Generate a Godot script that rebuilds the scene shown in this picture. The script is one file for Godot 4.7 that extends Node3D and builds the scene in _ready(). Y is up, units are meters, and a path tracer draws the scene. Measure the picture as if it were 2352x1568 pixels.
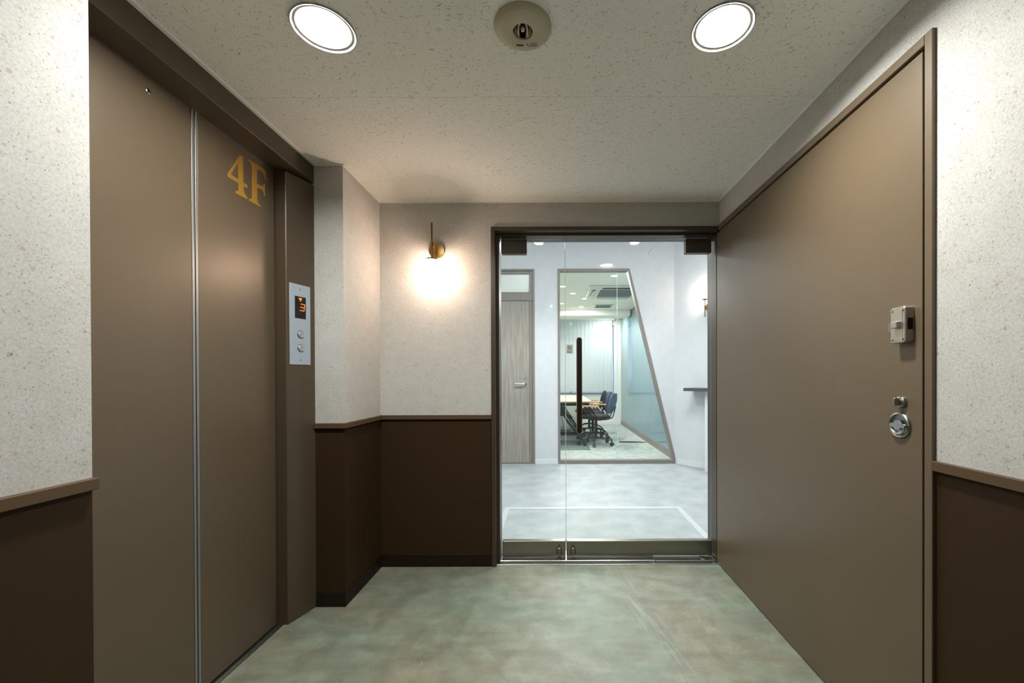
extends Node3D

# ---------------------------------------------------------------- measures (metres; z = -depth from the camera)
const EYE := 1.1475
const CEIL := 2.218
const XL := -1.05        # hall's left wall
const XR := 1.015        # hall's right wall
const DB := 2.5175       # hall's back wall
const DN := 2.078        # pillar beside the elevator
const DF := 0.941        # front end of the left wall
const D0 := -1.0        # wall behind the camera
const LOB := 5.53        # far wall of the lobby
const LCEIL := 3.15
const CFAR := 10.2       # far wall of the meeting room
const CCEIL := 2.6
const CX := 1.68         # glass partition of the meeting room

var M := {}
var rng := RandomNumberGenerator.new()
var used := {}


class Mesher:
	var v := PackedVector3Array()
	var n := PackedVector3Array()
	var u := PackedVector2Array()
	var flip := false

	func tri(a: Vector3, b: Vector3, c: Vector3, na: Vector3, nb: Vector3, nc: Vector3) -> void:
		# a, b, c counter-clockwise seen from outside; Godot's front faces run clockwise
		if flip:   # built in mirrored axes
			var k := b
			b = c
			c = k
			k = nb
			nb = nc
			nc = k
		v.append(a); v.append(c); v.append(b)
		n.append(na); n.append(nc); n.append(nb)
		for p in [a, c, b]:
			u.append(Vector2(p.x, p.y))

	func flat(a: Vector3, b: Vector3, c: Vector3) -> void:
		var k := (b - a).cross(c - a).normalized() * (-1.0 if flip else 1.0)
		tri(a, b, c, k, k, k)

	func quad(a: Vector3, b: Vector3, c: Vector3, d: Vector3) -> void:
		flat(a, b, c)
		flat(a, c, d)

	func box(lo: Vector3, hi: Vector3, r := 0.0) -> void:
		var s := (hi - lo)
		r = minf(r, minf(s.x, minf(s.y, s.z)) * 0.45)
		var c := (lo + hi) / 2.0
		var h := s / 2.0
		var ax := [Vector3.RIGHT, Vector3.UP, Vector3.BACK]
		for i in 3:
			for sg in [-1.0, 1.0]:
				var w: Vector3 = ax[i] * sg
				var p: Vector3 = ax[(i + 1) % 3]
				var q: Vector3 = ax[(i + 2) % 3] * sg
				var o: Vector3 = c + w * h[i]
				var hp: float = h[(i + 1) % 3] - r
				var hq: float = h[(i + 2) % 3] - r
				quad(o - p * hp - q * hq, o + p * hp - q * hq, o + p * hp + q * hq, o - p * hp + q * hq)
		if r <= 0.0:
			return
		for i in 3:
			var e: Vector3 = ax[i]
			var p: Vector3 = ax[(i + 1) % 3]
			var q: Vector3 = ax[(i + 2) % 3]
			for sp in [-1.0, 1.0]:
				for sq in [-1.0, 1.0]:
					var hp: float = h[(i + 1) % 3]
					var hq: float = h[(i + 2) % 3]
					var a: Vector3 = c + p * sp * hp + q * sq * (hq - r)
					var b: Vector3 = c + p * sp * (hp - r) + q * sq * hq
					var l: Vector3 = e * (h[i] - r)
					if sp * sq > 0:
						quad(a - l, b - l, b + l, a + l) if false else quad(a - l, a + l, b + l, b - l) if (a + l - (a - l)).cross(b - a).dot(p * sp + q * sq) > 0 else quad(a - l, b - l, b + l, a + l)
					else:
						quad(a - l, a + l, b + l, b - l) if (l * 2.0).cross(b - a).dot(p * sp + q * sq) > 0 else quad(a - l, b - l, b + l, a + l)
		for sx in [-1.0, 1.0]:
			for sy in [-1.0, 1.0]:
				for sz in [-1.0, 1.0]:
					var k := Vector3(sx, sy, sz)
					var a := c + Vector3(sx * h.x, sy * (h.y - r), sz * (h.z - r))
					var b := c + Vector3(sx * (h.x - r), sy * h.y, sz * (h.z - r))
					var d := c + Vector3(sx * (h.x - r), sy * (h.y - r), sz * h.z)
					if (b - a).cross(d - a).dot(k) > 0:
						flat(a, b, d)
					else:
						flat(a, d, b)

	# box given by x range, y range and depth range (z = -depth)
	func bd(x0: float, x1: float, y0: float, y1: float, d0: float, d1: float, r := 0.0) -> void:
		box(Vector3(x0, y0, -d1), Vector3(x1, y1, -d0), r)

	# polygon in the plane of t's x and y axes, drawn out along t's z axis, with holes
	func extrude(t: Transform3D, poly: PackedVector2Array, depth: float, bevel := 0.0, hole := PackedVector2Array()) -> void:
		flip = t.basis.determinant() < 0.0
		if Geometry2D.is_polygon_clockwise(poly):
			poly = poly.duplicate()
			poly.reverse()
		var top := poly
		if bevel > 0.0:
			var o := Geometry2D.offset_polygon(poly, -bevel, Geometry2D.JOIN_MITER)
			if o.size() == 1 and o[0].size() == poly.size():
				top = o[0]
				# bring the inset outline's start beside the outline's own start
				var best := 0
				for i in top.size():
					if top[i].distance_to(poly[0]) < top[best].distance_to(poly[0]):
						best = i
				var turned := PackedVector2Array()
				for i in top.size():
					turned.append(top[(best + i) % top.size()])
				if Geometry2D.is_polygon_clockwise(turned):
					turned.reverse()
				top = turned
			else:
				bevel = 0.0
		var face := top
		if hole.size():
			face = bridge(top, hole)
		var f := func(p: Vector2, z: float) -> Vector3: return t * Vector3(p.x, p.y, z)
		var idx := Geometry2D.triangulate_polygon(face)
		for i in range(0, idx.size(), 3):
			var a := face[idx[i]]
			var b := face[idx[i + 1]]
			var c := face[idx[i + 2]]
			if (b - a).cross(c - a) < 0:
				var k := b
				b = c
				c = k
			flat(f.call(a, depth), f.call(b, depth), f.call(c, depth))
			flat(f.call(a, 0.0), f.call(c, 0.0), f.call(b, 0.0))
		var m := poly.size()
		for i in m:
			var j := (i + 1) % m
			quad(f.call(poly[i], 0.0), f.call(poly[j], 0.0), f.call(poly[j], depth - bevel), f.call(poly[i], depth - bevel))
			if bevel > 0.0:
				quad(f.call(poly[i], depth - bevel), f.call(poly[j], depth - bevel), f.call(top[j], depth), f.call(top[i], depth))
		m = hole.size()
		for i in m:
			var j := (i + 1) % m
			var inward := 1.0 if not Geometry2D.is_polygon_clockwise(hole) else -1.0
			if inward > 0:
				quad(f.call(hole[j], 0.0), f.call(hole[i], 0.0), f.call(hole[i], depth), f.call(hole[j], depth))
			else:
				quad(f.call(hole[i], 0.0), f.call(hole[j], 0.0), f.call(hole[j], depth), f.call(hole[i], depth))
		flip = false

	func bridge(outer: PackedVector2Array, hole: PackedVector2Array) -> PackedVector2Array:
		var h := hole.duplicate()
		if not Geometry2D.is_polygon_clockwise(h):
			h.reverse()
		var bi := 0
		var bj := 0
		var best := INF
		for i in outer.size():
			for j in h.size():
				var d := outer[i].distance_to(h[j])
				if d < best:
					best = d
					bi = i
					bj = j
		var r := PackedVector2Array()
		for i in bi + 1:
			r.append(outer[i])
		for j in h.size() + 1:
			r.append(h[(bj + j) % h.size()])
		for i in range(bi, outer.size()):
			r.append(outer[i])
		return r

	# outline of (radius, height) pairs spun round t's y axis
	func lathe(t: Transform3D, prof: Array, seg := 32, crease := 0.6) -> void:
		flip = t.basis.determinant() < 0.0
		var m := prof.size()
		var nn := []
		for i in m - 1:
			var e: Vector2 = prof[i + 1] - prof[i]
			nn.append(Vector2(e.y, -e.x).normalized())
		for i in m - 1:
			var na: Vector2 = nn[i]
			var nb: Vector2 = nn[i]
			if i > 0 and nn[i - 1].dot(nn[i]) > cos(crease):
				na = (nn[i - 1] + nn[i]).normalized()
			if i < m - 2 and nn[i + 1].dot(nn[i]) > cos(crease):
				nb = (nn[i + 1] + nn[i]).normalized()
			for k in seg:
				var a0 := TAU * k / seg
				var a1 := TAU * (k + 1) / seg
				var f := func(p: Vector2, a: float) -> Vector3: return Vector3(p.x * cos(a), p.y, -p.x * sin(a))
				var p0: Vector3 = t * f.call(prof[i], a0)
				var p1: Vector3 = t * f.call(prof[i], a1)
				var q0: Vector3 = t * f.call(prof[i + 1], a0)
				var q1: Vector3 = t * f.call(prof[i + 1], a1)
				var n0: Vector3 = t.basis * f.call(na, a0)
				var n1: Vector3 = t.basis * f.call(na, a1)
				var m0: Vector3 = t.basis * f.call(nb, a0)
				var m1: Vector3 = t.basis * f.call(nb, a1)
				if prof[i].x > 1e-6:
					tri(p0, p1, q1, n0, n1, m1)
				if prof[i + 1].x > 1e-6:
					tri(p0, q1, q0, n0, m1, m0)
		flip = false

	func tube(pts: Array, r: float, seg := 8) -> void:
		var fr := []
		var side := Vector3.ZERO
		for i in pts.size():
			var a: Vector3 = pts[max(i - 1, 0)]
			var b: Vector3 = pts[min(i + 1, pts.size() - 1)]
			var w := (b - a).normalized()
			if side == Vector3.ZERO:
				side = w.cross(Vector3.UP if absf(w.y) < 0.9 else Vector3.RIGHT).normalized()
			else:
				side = (side - w * side.dot(w)).normalized()
			fr.append([side, w.cross(side), w])
		for i in pts.size() - 1:
			for k in seg:
				var e := []
				for jj in [[i, k], [i, k + 1], [i + 1, k + 1], [i + 1, k]]:
					var a: float = TAU * jj[1] / seg
					e.append(fr[jj[0]][0] * cos(a) + fr[jj[0]][1] * sin(a))
				var p: Vector3 = pts[i]
				var q: Vector3 = pts[i + 1]
				tri(p + e[0] * r, p + e[1] * r, q + e[2] * r, e[0], e[1], e[2])
				tri(p + e[0] * r, q + e[2] * r, q + e[3] * r, e[0], e[2], e[3])
		for i in [0, pts.size() - 1]:
			var w: Vector3 = fr[i][2] * (-1.0 if i == 0 else 1.0)
			for k in seg:
				var a: float = TAU * k / seg
				var b: float = TAU * (k + 1) / seg
				var e0: Vector3 = pts[i] + (fr[i][0] * cos(a) + fr[i][1] * sin(a)) * r
				var e1: Vector3 = pts[i] + (fr[i][0] * cos(b) + fr[i][1] * sin(b)) * r
				if i == 0:
					tri(pts[i], e1, e0, w, w, w)
				else:
					tri(pts[i], e0, e1, w, w, w)

	func done() -> ArrayMesh:
		var arr := []
		arr.resize(Mesh.ARRAY_MAX)
		arr[Mesh.ARRAY_VERTEX] = v
		arr[Mesh.ARRAY_NORMAL] = n
		arr[Mesh.ARRAY_TEX_UV] = u
		var m := ArrayMesh.new()
		m.add_surface_from_arrays(Mesh.PRIMITIVE_TRIANGLES, arr)
		return m


# ---------------------------------------------------------------- naming
func numbered(called: String) -> String:
	var k: int = used.get(called, 0)
	used[called] = k + 1
	return called if k == 0 else "%s_%03d" % [called, k]


func tag(o: Node3D, label: String, category: String, group := "", kind := "") -> Node3D:
	o.set_meta("label", label)
	o.set_meta("category", category)
	if group:
		o.set_meta("group", group)
	if kind:
		o.set_meta("kind", kind)
	return o


func thing(called: String, label: String, category: String, at := Vector3.ZERO, group := "", kind := "") -> Node3D:
	var o := Node3D.new()
	o.name = numbered(called)
	o.position = at
	add_child(o)
	return tag(o, label, category, group, kind)


func obj(called: String, m: Mesher, mat: Material, parent: Node3D = null) -> MeshInstance3D:
	var o := MeshInstance3D.new()
	o.name = numbered(called) if parent == null else called
	o.mesh = m.done()
	o.material_override = mat
	(self if parent == null else parent).add_child(o, true)
	return o


func slab(called: String, mat: Material, parent: Node3D, x0: float, x1: float, y0: float, y1: float, d0: float, d1: float, r := 0.0) -> MeshInstance3D:
	var m := Mesher.new()
	m.bd(x0, x1, y0, y1, d0, d1, r)
	return obj(called, m, mat, parent)


func turned(at: Vector3, x: Vector3, y: Vector3, z: Vector3) -> Transform3D:
	return Transform3D(Basis(x, y, z), at)


func circle(r: float, seg := 32, at := Vector2.ZERO) -> PackedVector2Array:
	var p := PackedVector2Array()
	for i in seg:
		p.append(at + Vector2(cos(TAU * i / seg), sin(TAU * i / seg)) * r)
	return p


func rounded(w: float, h: float, r: float, seg := 5) -> PackedVector2Array:
	var p := PackedVector2Array()
	for k in 4:
		var c := Vector2((w / 2 - r) * (1 if k in [0, 3] else -1), (h / 2 - r) * (1 if k < 2 else -1))
		for i in seg + 1:
			var a := PI / 2 * (k + float(i) / seg)
			p.append(c + Vector2(cos(a), sin(a)) * r)
	return p


# ---------------------------------------------------------------- materials
func mat(called: String, c: Color, rough := 0.6, metal := 0.0, spec := 0.5) -> StandardMaterial3D:
	var m := StandardMaterial3D.new()
	m.resource_name = called
	m.albedo_color = c
	m.roughness = rough
	m.metallic = metal
	m.metallic_specular = spec
	M[called] = m
	return m


func glow(called: String, c: Color, e: float) -> StandardMaterial3D:
	var m := mat(called, c, 0.5)
	m.emission_enabled = true
	m.emission = c
	m.emission_energy_multiplier = e
	return m


func pane(called: String, c: Color, a: float) -> StandardMaterial3D:
	var m := mat(called, Color(c.r, c.g, c.b, a), 0.02, 0.0, 0.32)
	m.transparency = BaseMaterial3D.TRANSPARENCY_ALPHA
	return m


func world_map(m: StandardMaterial3D, tile: float, offset := Vector3.ZERO) -> void:
	m.uv1_triplanar = true
	m.uv1_world_triplanar = true
	m.uv1_triplanar_sharpness = 8.0
	m.uv1_scale = Vector3.ONE / tile
	m.uv1_offset = offset


func fast(freq: float, octaves := 4, kind := FastNoiseLite.TYPE_SIMPLEX_SMOOTH, sd := 1) -> FastNoiseLite:
	var f := FastNoiseLite.new()
	f.noise_type = kind
	f.seed = sd
	f.frequency = freq
	f.fractal_octaves = octaves
	return f


# scattered chips on a wall-covering: each an irregular blob, wrapped at the tile's edges
func speck(buf: PackedByteArray, size: int, cx: float, cy: float, rx: float, ry: float, ang: float, col: Color, alpha: float, wob: float, ch := 3) -> void:
	var ca := cos(ang)
	var sa := sin(ang)
	var p1 := rng.randf() * TAU
	var p2 := rng.randf() * TAU
	var R := int(ceil(maxf(rx, ry) * 1.5)) + 1
	for y in range(-R, R + 1):
		for x in range(-R, R + 1):
			var a := (x * ca + y * sa) / rx
			var b := (-x * sa + y * ca) / ry
			var d := sqrt(a * a + b * b)
			if d > 1.6:
				continue
			var t := atan2(b, a)
			d /= 1.0 + wob * (sin(3.0 * t + p1) * 0.6 + sin(5.0 * t + p2) * 0.4)
			var e := clampf((1.12 - d) / 0.3, 0.0, 1.0) * alpha
			if e <= 0.0:
				continue
			var at := (posmod(int(cy) + y, size) * size + posmod(int(cx) + x, size)) * ch
			if ch == 1:
				buf[at] = int(lerpf(buf[at], col.r8, e))
			else:
				buf[at] = int(lerpf(buf[at], col.r8, e))
				buf[at + 1] = int(lerpf(buf[at + 1], col.g8, e))
				buf[at + 2] = int(lerpf(buf[at + 2], col.b8, e))


func terrazzo() -> ImageTexture:
	var S := 2048
	var cloud := fast(0.02, 4).get_seamless_image(512, 512)
	cloud.resize(S, S, Image.INTERPOLATE_BILINEAR)
	cloud.convert(Image.FORMAT_L8)
	var src := cloud.get_data()
	var fine := fast(0.09, 3, FastNoiseLite.TYPE_SIMPLEX, 77).get_seamless_image(1024, 1024)
	fine.resize(S, S, Image.INTERPOLATE_BILINEAR)
	fine.convert(Image.FORMAT_L8)
	var fin := fine.get_data()
	var base := Color(0.742, 0.737, 0.724)
	var lut := []
	for k in 256:
		var t := (k / 255.0 - 0.5) * 0.10
		lut.append([int((base.r + t) * 255), int((base.g + t) * 255), int((base.b + t * 1.2) * 255)])
	var buf := PackedByteArray()
	buf.resize(S * S * 3)
	for i in S * S:
		var c: Array = lut[(src[i] + fin[i] * 2) / 3]
		buf[i * 3] = c[0]
		buf[i * 3 + 1] = c[1]
		buf[i * 3 + 2] = c[2]
	rng.seed = 11
	var tones := [Color(0.64, 0.58, 0.50), Color(0.60, 0.52, 0.45), Color(0.50, 0.49, 0.46), Color(0.68, 0.64, 0.58), Color(0.42, 0.395, 0.345), Color(0.66, 0.57, 0.49)]
	for i in 300:      # large pale chips
		var r := rng.randf_range(5, 11)
		speck(buf, S, rng.randf() * S, rng.randf() * S, r, r * rng.randf_range(0.55, 1.0), rng.randf() * PI, tones[[0, 1, 3, 5][rng.randi() % 4]], rng.randf_range(0.2, 0.6), 0.22)
	for i in 4200:     # middle chips
		var r := rng.randf_range(2.0, 4.6)
		speck(buf, S, rng.randf() * S, rng.randf() * S, r, r * rng.randf_range(0.45, 1.0), rng.randf() * PI, tones[rng.randi() % 6], rng.randf_range(0.25, 0.68), 0.2)
	for i in 34000:    # dust
		var r := rng.randf_range(1.0, 2.6)
		speck(buf, S, rng.randf() * S, rng.randf() * S, r, r * rng.randf_range(0.5, 1.0), rng.randf() * PI, tones[[1, 2, 4, 2, 0][rng.randi() % 5]], rng.randf_range(0.22, 0.65), 0.15)
	return ImageTexture.create_from_image(Image.create_from_data(S, S, false, Image.FORMAT_RGB8, buf))


# rock-wool board: short worm-like pits that mostly run one way
func rockwool() -> Array:
	var S := 1024
	var h := PackedByteArray()
	h.resize(S * S)
	h.fill(200)
	var col := PackedByteArray()
	col.resize(S * S * 3)
	var grain := fast(0.35, 2, FastNoiseLite.TYPE_VALUE, 5).get_seamless_image(S, S)
	grain.convert(Image.FORMAT_L8)
	var g := grain.get_data()
	for i in S * S:
		var t := g[i]
		h[i] = 185 + t / 8
		col[i * 3] = 238
		col[i * 3 + 1] = 237
		col[i * 3 + 2] = 229
	rng.seed = 23
	for i in 3300:
		var x := rng.randf() * S
		var y := rng.randf() * S
		var big := rng.randf() < 0.15
		var steps := rng.randi_range(3, 8) if big else rng.randi_range(0, 2)
		var r := rng.randf_range(1.0, 2.1) if big else rng.randf_range(0.7, 1.5)
		var dirn := rng.randfn(0.0, 0.35)
		var deep := rng.randf_range(0.5, 1.0)
		for k in steps + 1:
			var rr := r * (1.0 - 0.5 * absf(k - steps * 0.5) / maxf(steps * 0.5, 1.0))
			speck(h, S, x, y, rr + 0.4, rr + 0.3, 0, Color(0.2, 0.2, 0.2), deep, 0.2, 1)
			speck(col, S, x, y, rr * 0.8, rr * 0.7, 0, Color(0.50, 0.485, 0.44), deep * 0.72, 0.2)
			dirn += rng.randfn(0.0, 0.35)
			x += cos(dirn) * r * 1.5
			y += sin(dirn) * r * 1.5
	return [ImageTexture.create_from_image(Image.create_from_data(S, S, false, Image.FORMAT_RGB8, col)), ImageTexture.create_from_image(Image.create_from_data(S, S, false, Image.FORMAT_L8, h))]


# trowelled concrete: sage green and sand patches, pale scuffs, fine grit. Mixed from byte images.
func concrete() -> ImageTexture:
	var S := 1536
	var big := fast(0.006, 5, FastNoiseLite.TYPE_SIMPLEX_SMOOTH, 3)
	big.domain_warp_enabled = true
	big.domain_warp_amplitude = 60.0
	big.domain_warp_frequency = 0.01
	var a := big.get_image(512, 512)
	a.resize(S, S, Image.INTERPOLATE_CUBIC)
	a.convert(Image.FORMAT_L8)
	var mid := fast(0.013, 6, FastNoiseLite.TYPE_SIMPLEX_SMOOTH, 9)
	mid.domain_warp_enabled = true
	mid.domain_warp_amplitude = 90.0
	mid.domain_warp_frequency = 0.006
	var b := mid.get_image(S, S)
	b.convert(Image.FORMAT_L8)
	var streak := fast(0.02, 4, FastNoiseLite.TYPE_SIMPLEX_SMOOTH, 14).get_image(384, S)
	streak.resize(S, S, Image.INTERPOLATE_CUBIC)
	streak.convert(Image.FORMAT_L8)
	var grit := fast(0.4, 2, FastNoiseLite.TYPE_VALUE, 4).get_image(S, S)
	grit.convert(Image.FORMAT_L8)
	var da := a.get_data()
	var db := b.get_data()
	var dc := streak.get_data()
	var dg := grit.get_data()
	var buf := PackedByteArray()
	buf.resize(S * S * 3)
	for i in S * S:
		var t := clampf((da[i] - 128) / 170.0 + (db[i] - 128) / 330.0 + 0.5, 0.0, 1.0)   # 0 sand, 1 sage
		var l := (db[i] - 128) * 0.11 + (dc[i] - 128) * 0.07 + (dg[i] - 128) * 0.04
		buf[i * 3] = clampi(int(lerpf(124, 115, t) + l), 0, 255)
		buf[i * 3 + 1] = clampi(int(lerpf(122, 126, t) + l), 0, 255)
		buf[i * 3 + 2] = clampi(int(lerpf(105, 111, t) + l * 0.9), 0, 255)
	rng.seed = 31
	# pale scuffs along the swing of the door, on the door's side of the floor
	for i in 46:
		var k := rng.randf()
		speck(buf, S, lerpf(930, 1070, k) + rng.randfn(0, 12), lerpf(150, 900, k), rng.randf_range(25, 70), rng.randf_range(1.5, 5), 1.38 + rng.randfn(0, 0.05), Color(0.60, 0.66, 0.585), rng.randf_range(0.06, 0.22), 0.4)
	for i in 70:
		speck(buf, S, rng.randf() * S, rng.randf() * S, rng.randf_range(20, 110), rng.randf_range(1.0, 2.5), rng.randfn(-0.6, 0.5), Color(0.55, 0.585, 0.51) if i % 2 else Color(0.46, 0.45, 0.37), rng.randf_range(0.05, 0.2), 0.4)
	for i in 130:
		speck(buf, S, rng.randf() * S, rng.randf() * S, rng.randf_range(1, 2.5), rng.randf_range(0.8, 2.0), rng.randf() * PI, Color(0.36, 0.34, 0.27) if i % 3 else Color(0.80, 0.82, 0.74), 0.6, 0.3)
	return ImageTexture.create_from_image(Image.create_from_data(S, S, false, Image.FORMAT_RGB8, buf))


func ramped(n: FastNoiseLite, w: int, h: int, cols: Array, seamless := true) -> NoiseTexture2D:
	var g := Gradient.new()
	var offs := PackedFloat32Array()
	var cc := PackedColorArray()
	for c in cols:
		offs.append(c[0])
		cc.append(c[1])
	g.offsets = offs
	g.colors = cc
	var t := NoiseTexture2D.new()
	t.width = w
	t.height = h
	t.seamless = seamless
	t.noise = n
	t.color_ramp = g
	return t


func materials() -> void:
	var m := mat("wallpaper", Color.WHITE, 0.72, 0.0, 0.35)
	m.albedo_texture = terrazzo()
	world_map(m, 1.0, Vector3(0.13, 0.31, 0.07))
	var rw := rockwool()
	m = mat("ceiling_board", Color.WHITE, 0.9, 0.0, 0.3)
	m.albedo_texture = rw[0]
	m.heightmap_enabled = true
	m.heightmap_texture = rw[1]
	m.heightmap_scale = 0.33
	world_map(m, 0.91)
	m = mat("concrete", Color.WHITE, 0.45, 0.0, 0.47)
	m.albedo_texture = concrete()
	world_map(m, 3.0, Vector3(0.5, 0, 0.98))
	# brown painted steel: an almost invisible stipple breaks up the sheen
	var stip := fast(0.12, 3, FastNoiseLite.TYPE_SIMPLEX, 8)
	var st := ramped(stip, 512, 512, [[0.0, Color(0.35, 0.35, 0.35)], [1.0, Color(0.65, 0.65, 0.65)]])
	m = mat("brown_paint", Color(0.385, 0.330, 0.255), 0.42, 0.0, 0.5)
	m.heightmap_enabled = true
	m.heightmap_texture = st
	m.heightmap_scale = 0.012
	world_map(m, 0.35)
	m = mat("elevator_paint", Color(0.375, 0.322, 0.255), 0.38, 0.25, 0.5)
	m.heightmap_enabled = true
	m.heightmap_texture = st
	m.heightmap_scale = 0.006
	world_map(m, 0.2)
	m = mat("frame_paint", Color(0.315, 0.268, 0.208), 0.38, 0.2, 0.5)
	m = mat("wainscot", Color(0.20, 0.140, 0.070), 0.6, 0.0, 0.3)
	m.heightmap_enabled = true
	m.heightmap_texture = st
	m.heightmap_scale = 0.02
	world_map(m, 0.25)
	mat("rail_brown", Color(0.335, 0.262, 0.185), 0.5, 0.0, 0.35)
	mat("skirting", Color(0.125, 0.092, 0.066), 0.5, 0.0, 0.3)
	mat("jamb_brown", Color(0.25, 0.205, 0.155), 0.4)
	mat("white_trim", Color(0.92, 0.92, 0.90), 0.5)
	mat("button_metal", Color(0.74, 0.75, 0.76), 0.40, 0.75)
	mat("rail_steel", Color(0.56, 0.55, 0.51), 0.30, 1.0)
	mat("ring_grey", Color(0.62, 0.62, 0.60), 0.5)
	mat("strip_alloy", Color(0.64, 0.64, 0.63), 0.40, 0.85)
	mat("black_gap", Color(0.02, 0.018, 0.016), 0.8)
	mat("steel", Color(0.62, 0.62, 0.60), 0.33, 1.0)
	mat("lock_metal", Color(0.50, 0.47, 0.40), 0.35, 0.9)
	mat("bright_steel", Color(0.78, 0.79, 0.79), 0.24, 1.0)
	mat("satin_alloy", Color(0.72, 0.70, 0.66), 0.42, 0.9)
	mat("faceplate", Color(0.70, 0.75, 0.80), 0.5, 0.55)
	mat("gold_paint", Color(0.64, 0.485, 0.17), 0.45, 0.15)
	mat("dark_plate", Color(0.33, 0.30, 0.26), 0.4, 0.5)
	mat("bronze", Color(0.16, 0.115, 0.075), 0.3, 0.3)
	mat("brass", Color(0.66, 0.53, 0.31), 0.30, 1.0)
	mat("dark_brass", Color(0.42, 0.31, 0.18), 0.32, 1.0)
	mat("cream", Color(0.70, 0.67, 0.56), 0.5)
	mat("mirror", Color(0.82, 0.80, 0.72), 0.05, 1.0)
	mat("sticker", Color(0.72, 0.74, 0.70), 0.5)
	mat("ink", Color(0.16, 0.17, 0.18), 0.6)
	mat("red_ink", Color(0.70, 0.20, 0.16), 0.6)
	mat("black_plastic", Color(0.035, 0.035, 0.04), 0.35)
	glow("digit_glow", Color(1.0, 0.40, 0.12), 1.5)
	glow("downlight_glow", Color(1.0, 0.985, 0.96), 3.0)
	glow("spot_glow", Color(1.0, 1.0, 1.0), 3.0)
	glow("sign_green", Color(0.42, 0.80, 0.66), 0.55)
	glow("sign_white", Color(0.93, 1.0, 0.97), 1.3)
	pane("clear_glass", Color(0.93, 0.98, 0.96), 0.004)
	glow("globe_glow", Color(1.0, 0.93, 0.85), 3.0)
	mat("glass_edge", Color(0.72, 0.84, 0.84), 0.25)
	# lobby
	m = mat("lobby_wall", Color.WHITE, 0.75, 0.0, 0.3)
	m.albedo_texture = ramped(fast(0.02, 5, FastNoiseLite.TYPE_SIMPLEX_SMOOTH, 2), 512, 512, [[0.0, Color(0.80, 0.812, 0.825)], [1.0, Color(0.83, 0.84, 0.85)]])
	world_map(m, 1.4)
	var lf := fast(0.008, 6, FastNoiseLite.TYPE_SIMPLEX_SMOOTH, 6)
	lf.domain_warp_enabled = true
	lf.domain_warp_amplitude = 50.0
	m = mat("lobby_floor", Color.WHITE, 0.42, 0.0, 0.45)
	m.albedo_texture = ramped(lf, 1024, 1024, [[0.0, Color(0.575, 0.59, 0.60)], [0.45, Color(0.625, 0.645, 0.66)], [0.7, Color(0.645, 0.67, 0.685)], [1.0, Color(0.69, 0.71, 0.725)]])
	world_map(m, 2.2)
	m = mat("mat_floor", Color.WHITE, 0.55, 0.0, 0.4)
	m.albedo_texture = ramped(lf, 1024, 1024, [[0.0, Color(0.57, 0.59, 0.59)], [0.5, Color(0.61, 0.64, 0.64)], [1.0, Color(0.66, 0.68, 0.685)]])
	world_map(m, 1.7)
	mat("frosted_pane", Color(0.86, 0.885, 0.855), 0.3)
	mat("mat_strip", Color(0.715, 0.735, 0.745), 0.4)
	mat("taupe_frame", Color(0.50, 0.475, 0.45), 0.45)
	var wd := fast(0.018, 4, FastNoiseLite.TYPE_SIMPLEX_SMOOTH, 17)
	m = mat("grey_wood", Color.WHITE, 0.55)
	m.albedo_texture = ramped(wd, 512, 512, [[0.0, Color(0.53, 0.50, 0.455)], [0.42, Color(0.575, 0.55, 0.51)], [0.6, Color(0.60, 0.58, 0.54)], [1.0, Color(0.635, 0.62, 0.585)]])
	world_map(m, 1.0)
	m.uv1_scale = Vector3(3.2, 0.18, 3.2)
	mat("counter_top", Color(0.27, 0.29, 0.31), 0.4)
	mat("white_panel", Color(0.86, 0.87, 0.88), 0.5)
	mat("conf_wall", Color(0.90, 0.915, 0.88), 0.75)
	mat("conf_ceiling", Color(0.93, 0.945, 0.90), 0.85)
	m = mat("carpet", Color.WHITE, 0.95, 0.0, 0.1)
	m.albedo_texture = ramped(fast(0.012, 7, FastNoiseLite.TYPE_SIMPLEX_SMOOTH, 41), 1024, 1024, [[0.0, Color(0.56, 0.60, 0.58)], [0.4, Color(0.635, 0.67, 0.645)], [0.6, Color(0.67, 0.705, 0.675)], [1.0, Color(0.73, 0.755, 0.72)]])
	world_map(m, 1.6)
	m.rim_enabled = true
	m.rim = 0.3
	m = mat("carpet_dark", Color(0.70, 0.73, 0.75), 0.95, 0.0, 0.1)
	m.albedo_texture = M.carpet.albedo_texture
	world_map(m, 0.9)
	m = mat("blind_fabric", Color(0.80, 0.84, 0.84), 0.8)
	m.backlight_enabled = true
	m.backlight = Color(0.6, 0.62, 0.62)
	mat("teal_glass", Color(0.45, 0.57, 0.61), 0.09, 0.0, 0.38)
	mat("cassette", Color(0.80, 0.82, 0.79), 0.5)
	mat("grille", Color(0.46, 0.50, 0.49), 0.6)
	mat("slot", Color(0.10, 0.11, 0.10), 0.7)
	mat("table_top", Color(0.79, 0.75, 0.65), 0.45)
	mat("table_edge", Color(0.66, 0.58, 0.41), 0.5)
	mat("black_steel", Color(0.045, 0.05, 0.055), 0.35)
	mat("seat_fabric", Color(0.075, 0.085, 0.095), 0.8)
	mat("shell_grey", Color(0.25, 0.36, 0.46), 0.45)
	mat("shell_blue", Color(0.12, 0.30, 0.62), 0.5)
	mat("arm_wood", Color(0.68, 0.55, 0.36), 0.5)
	mat("window_frame_white", Color(0.75, 0.77, 0.78), 0.5)


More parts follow.
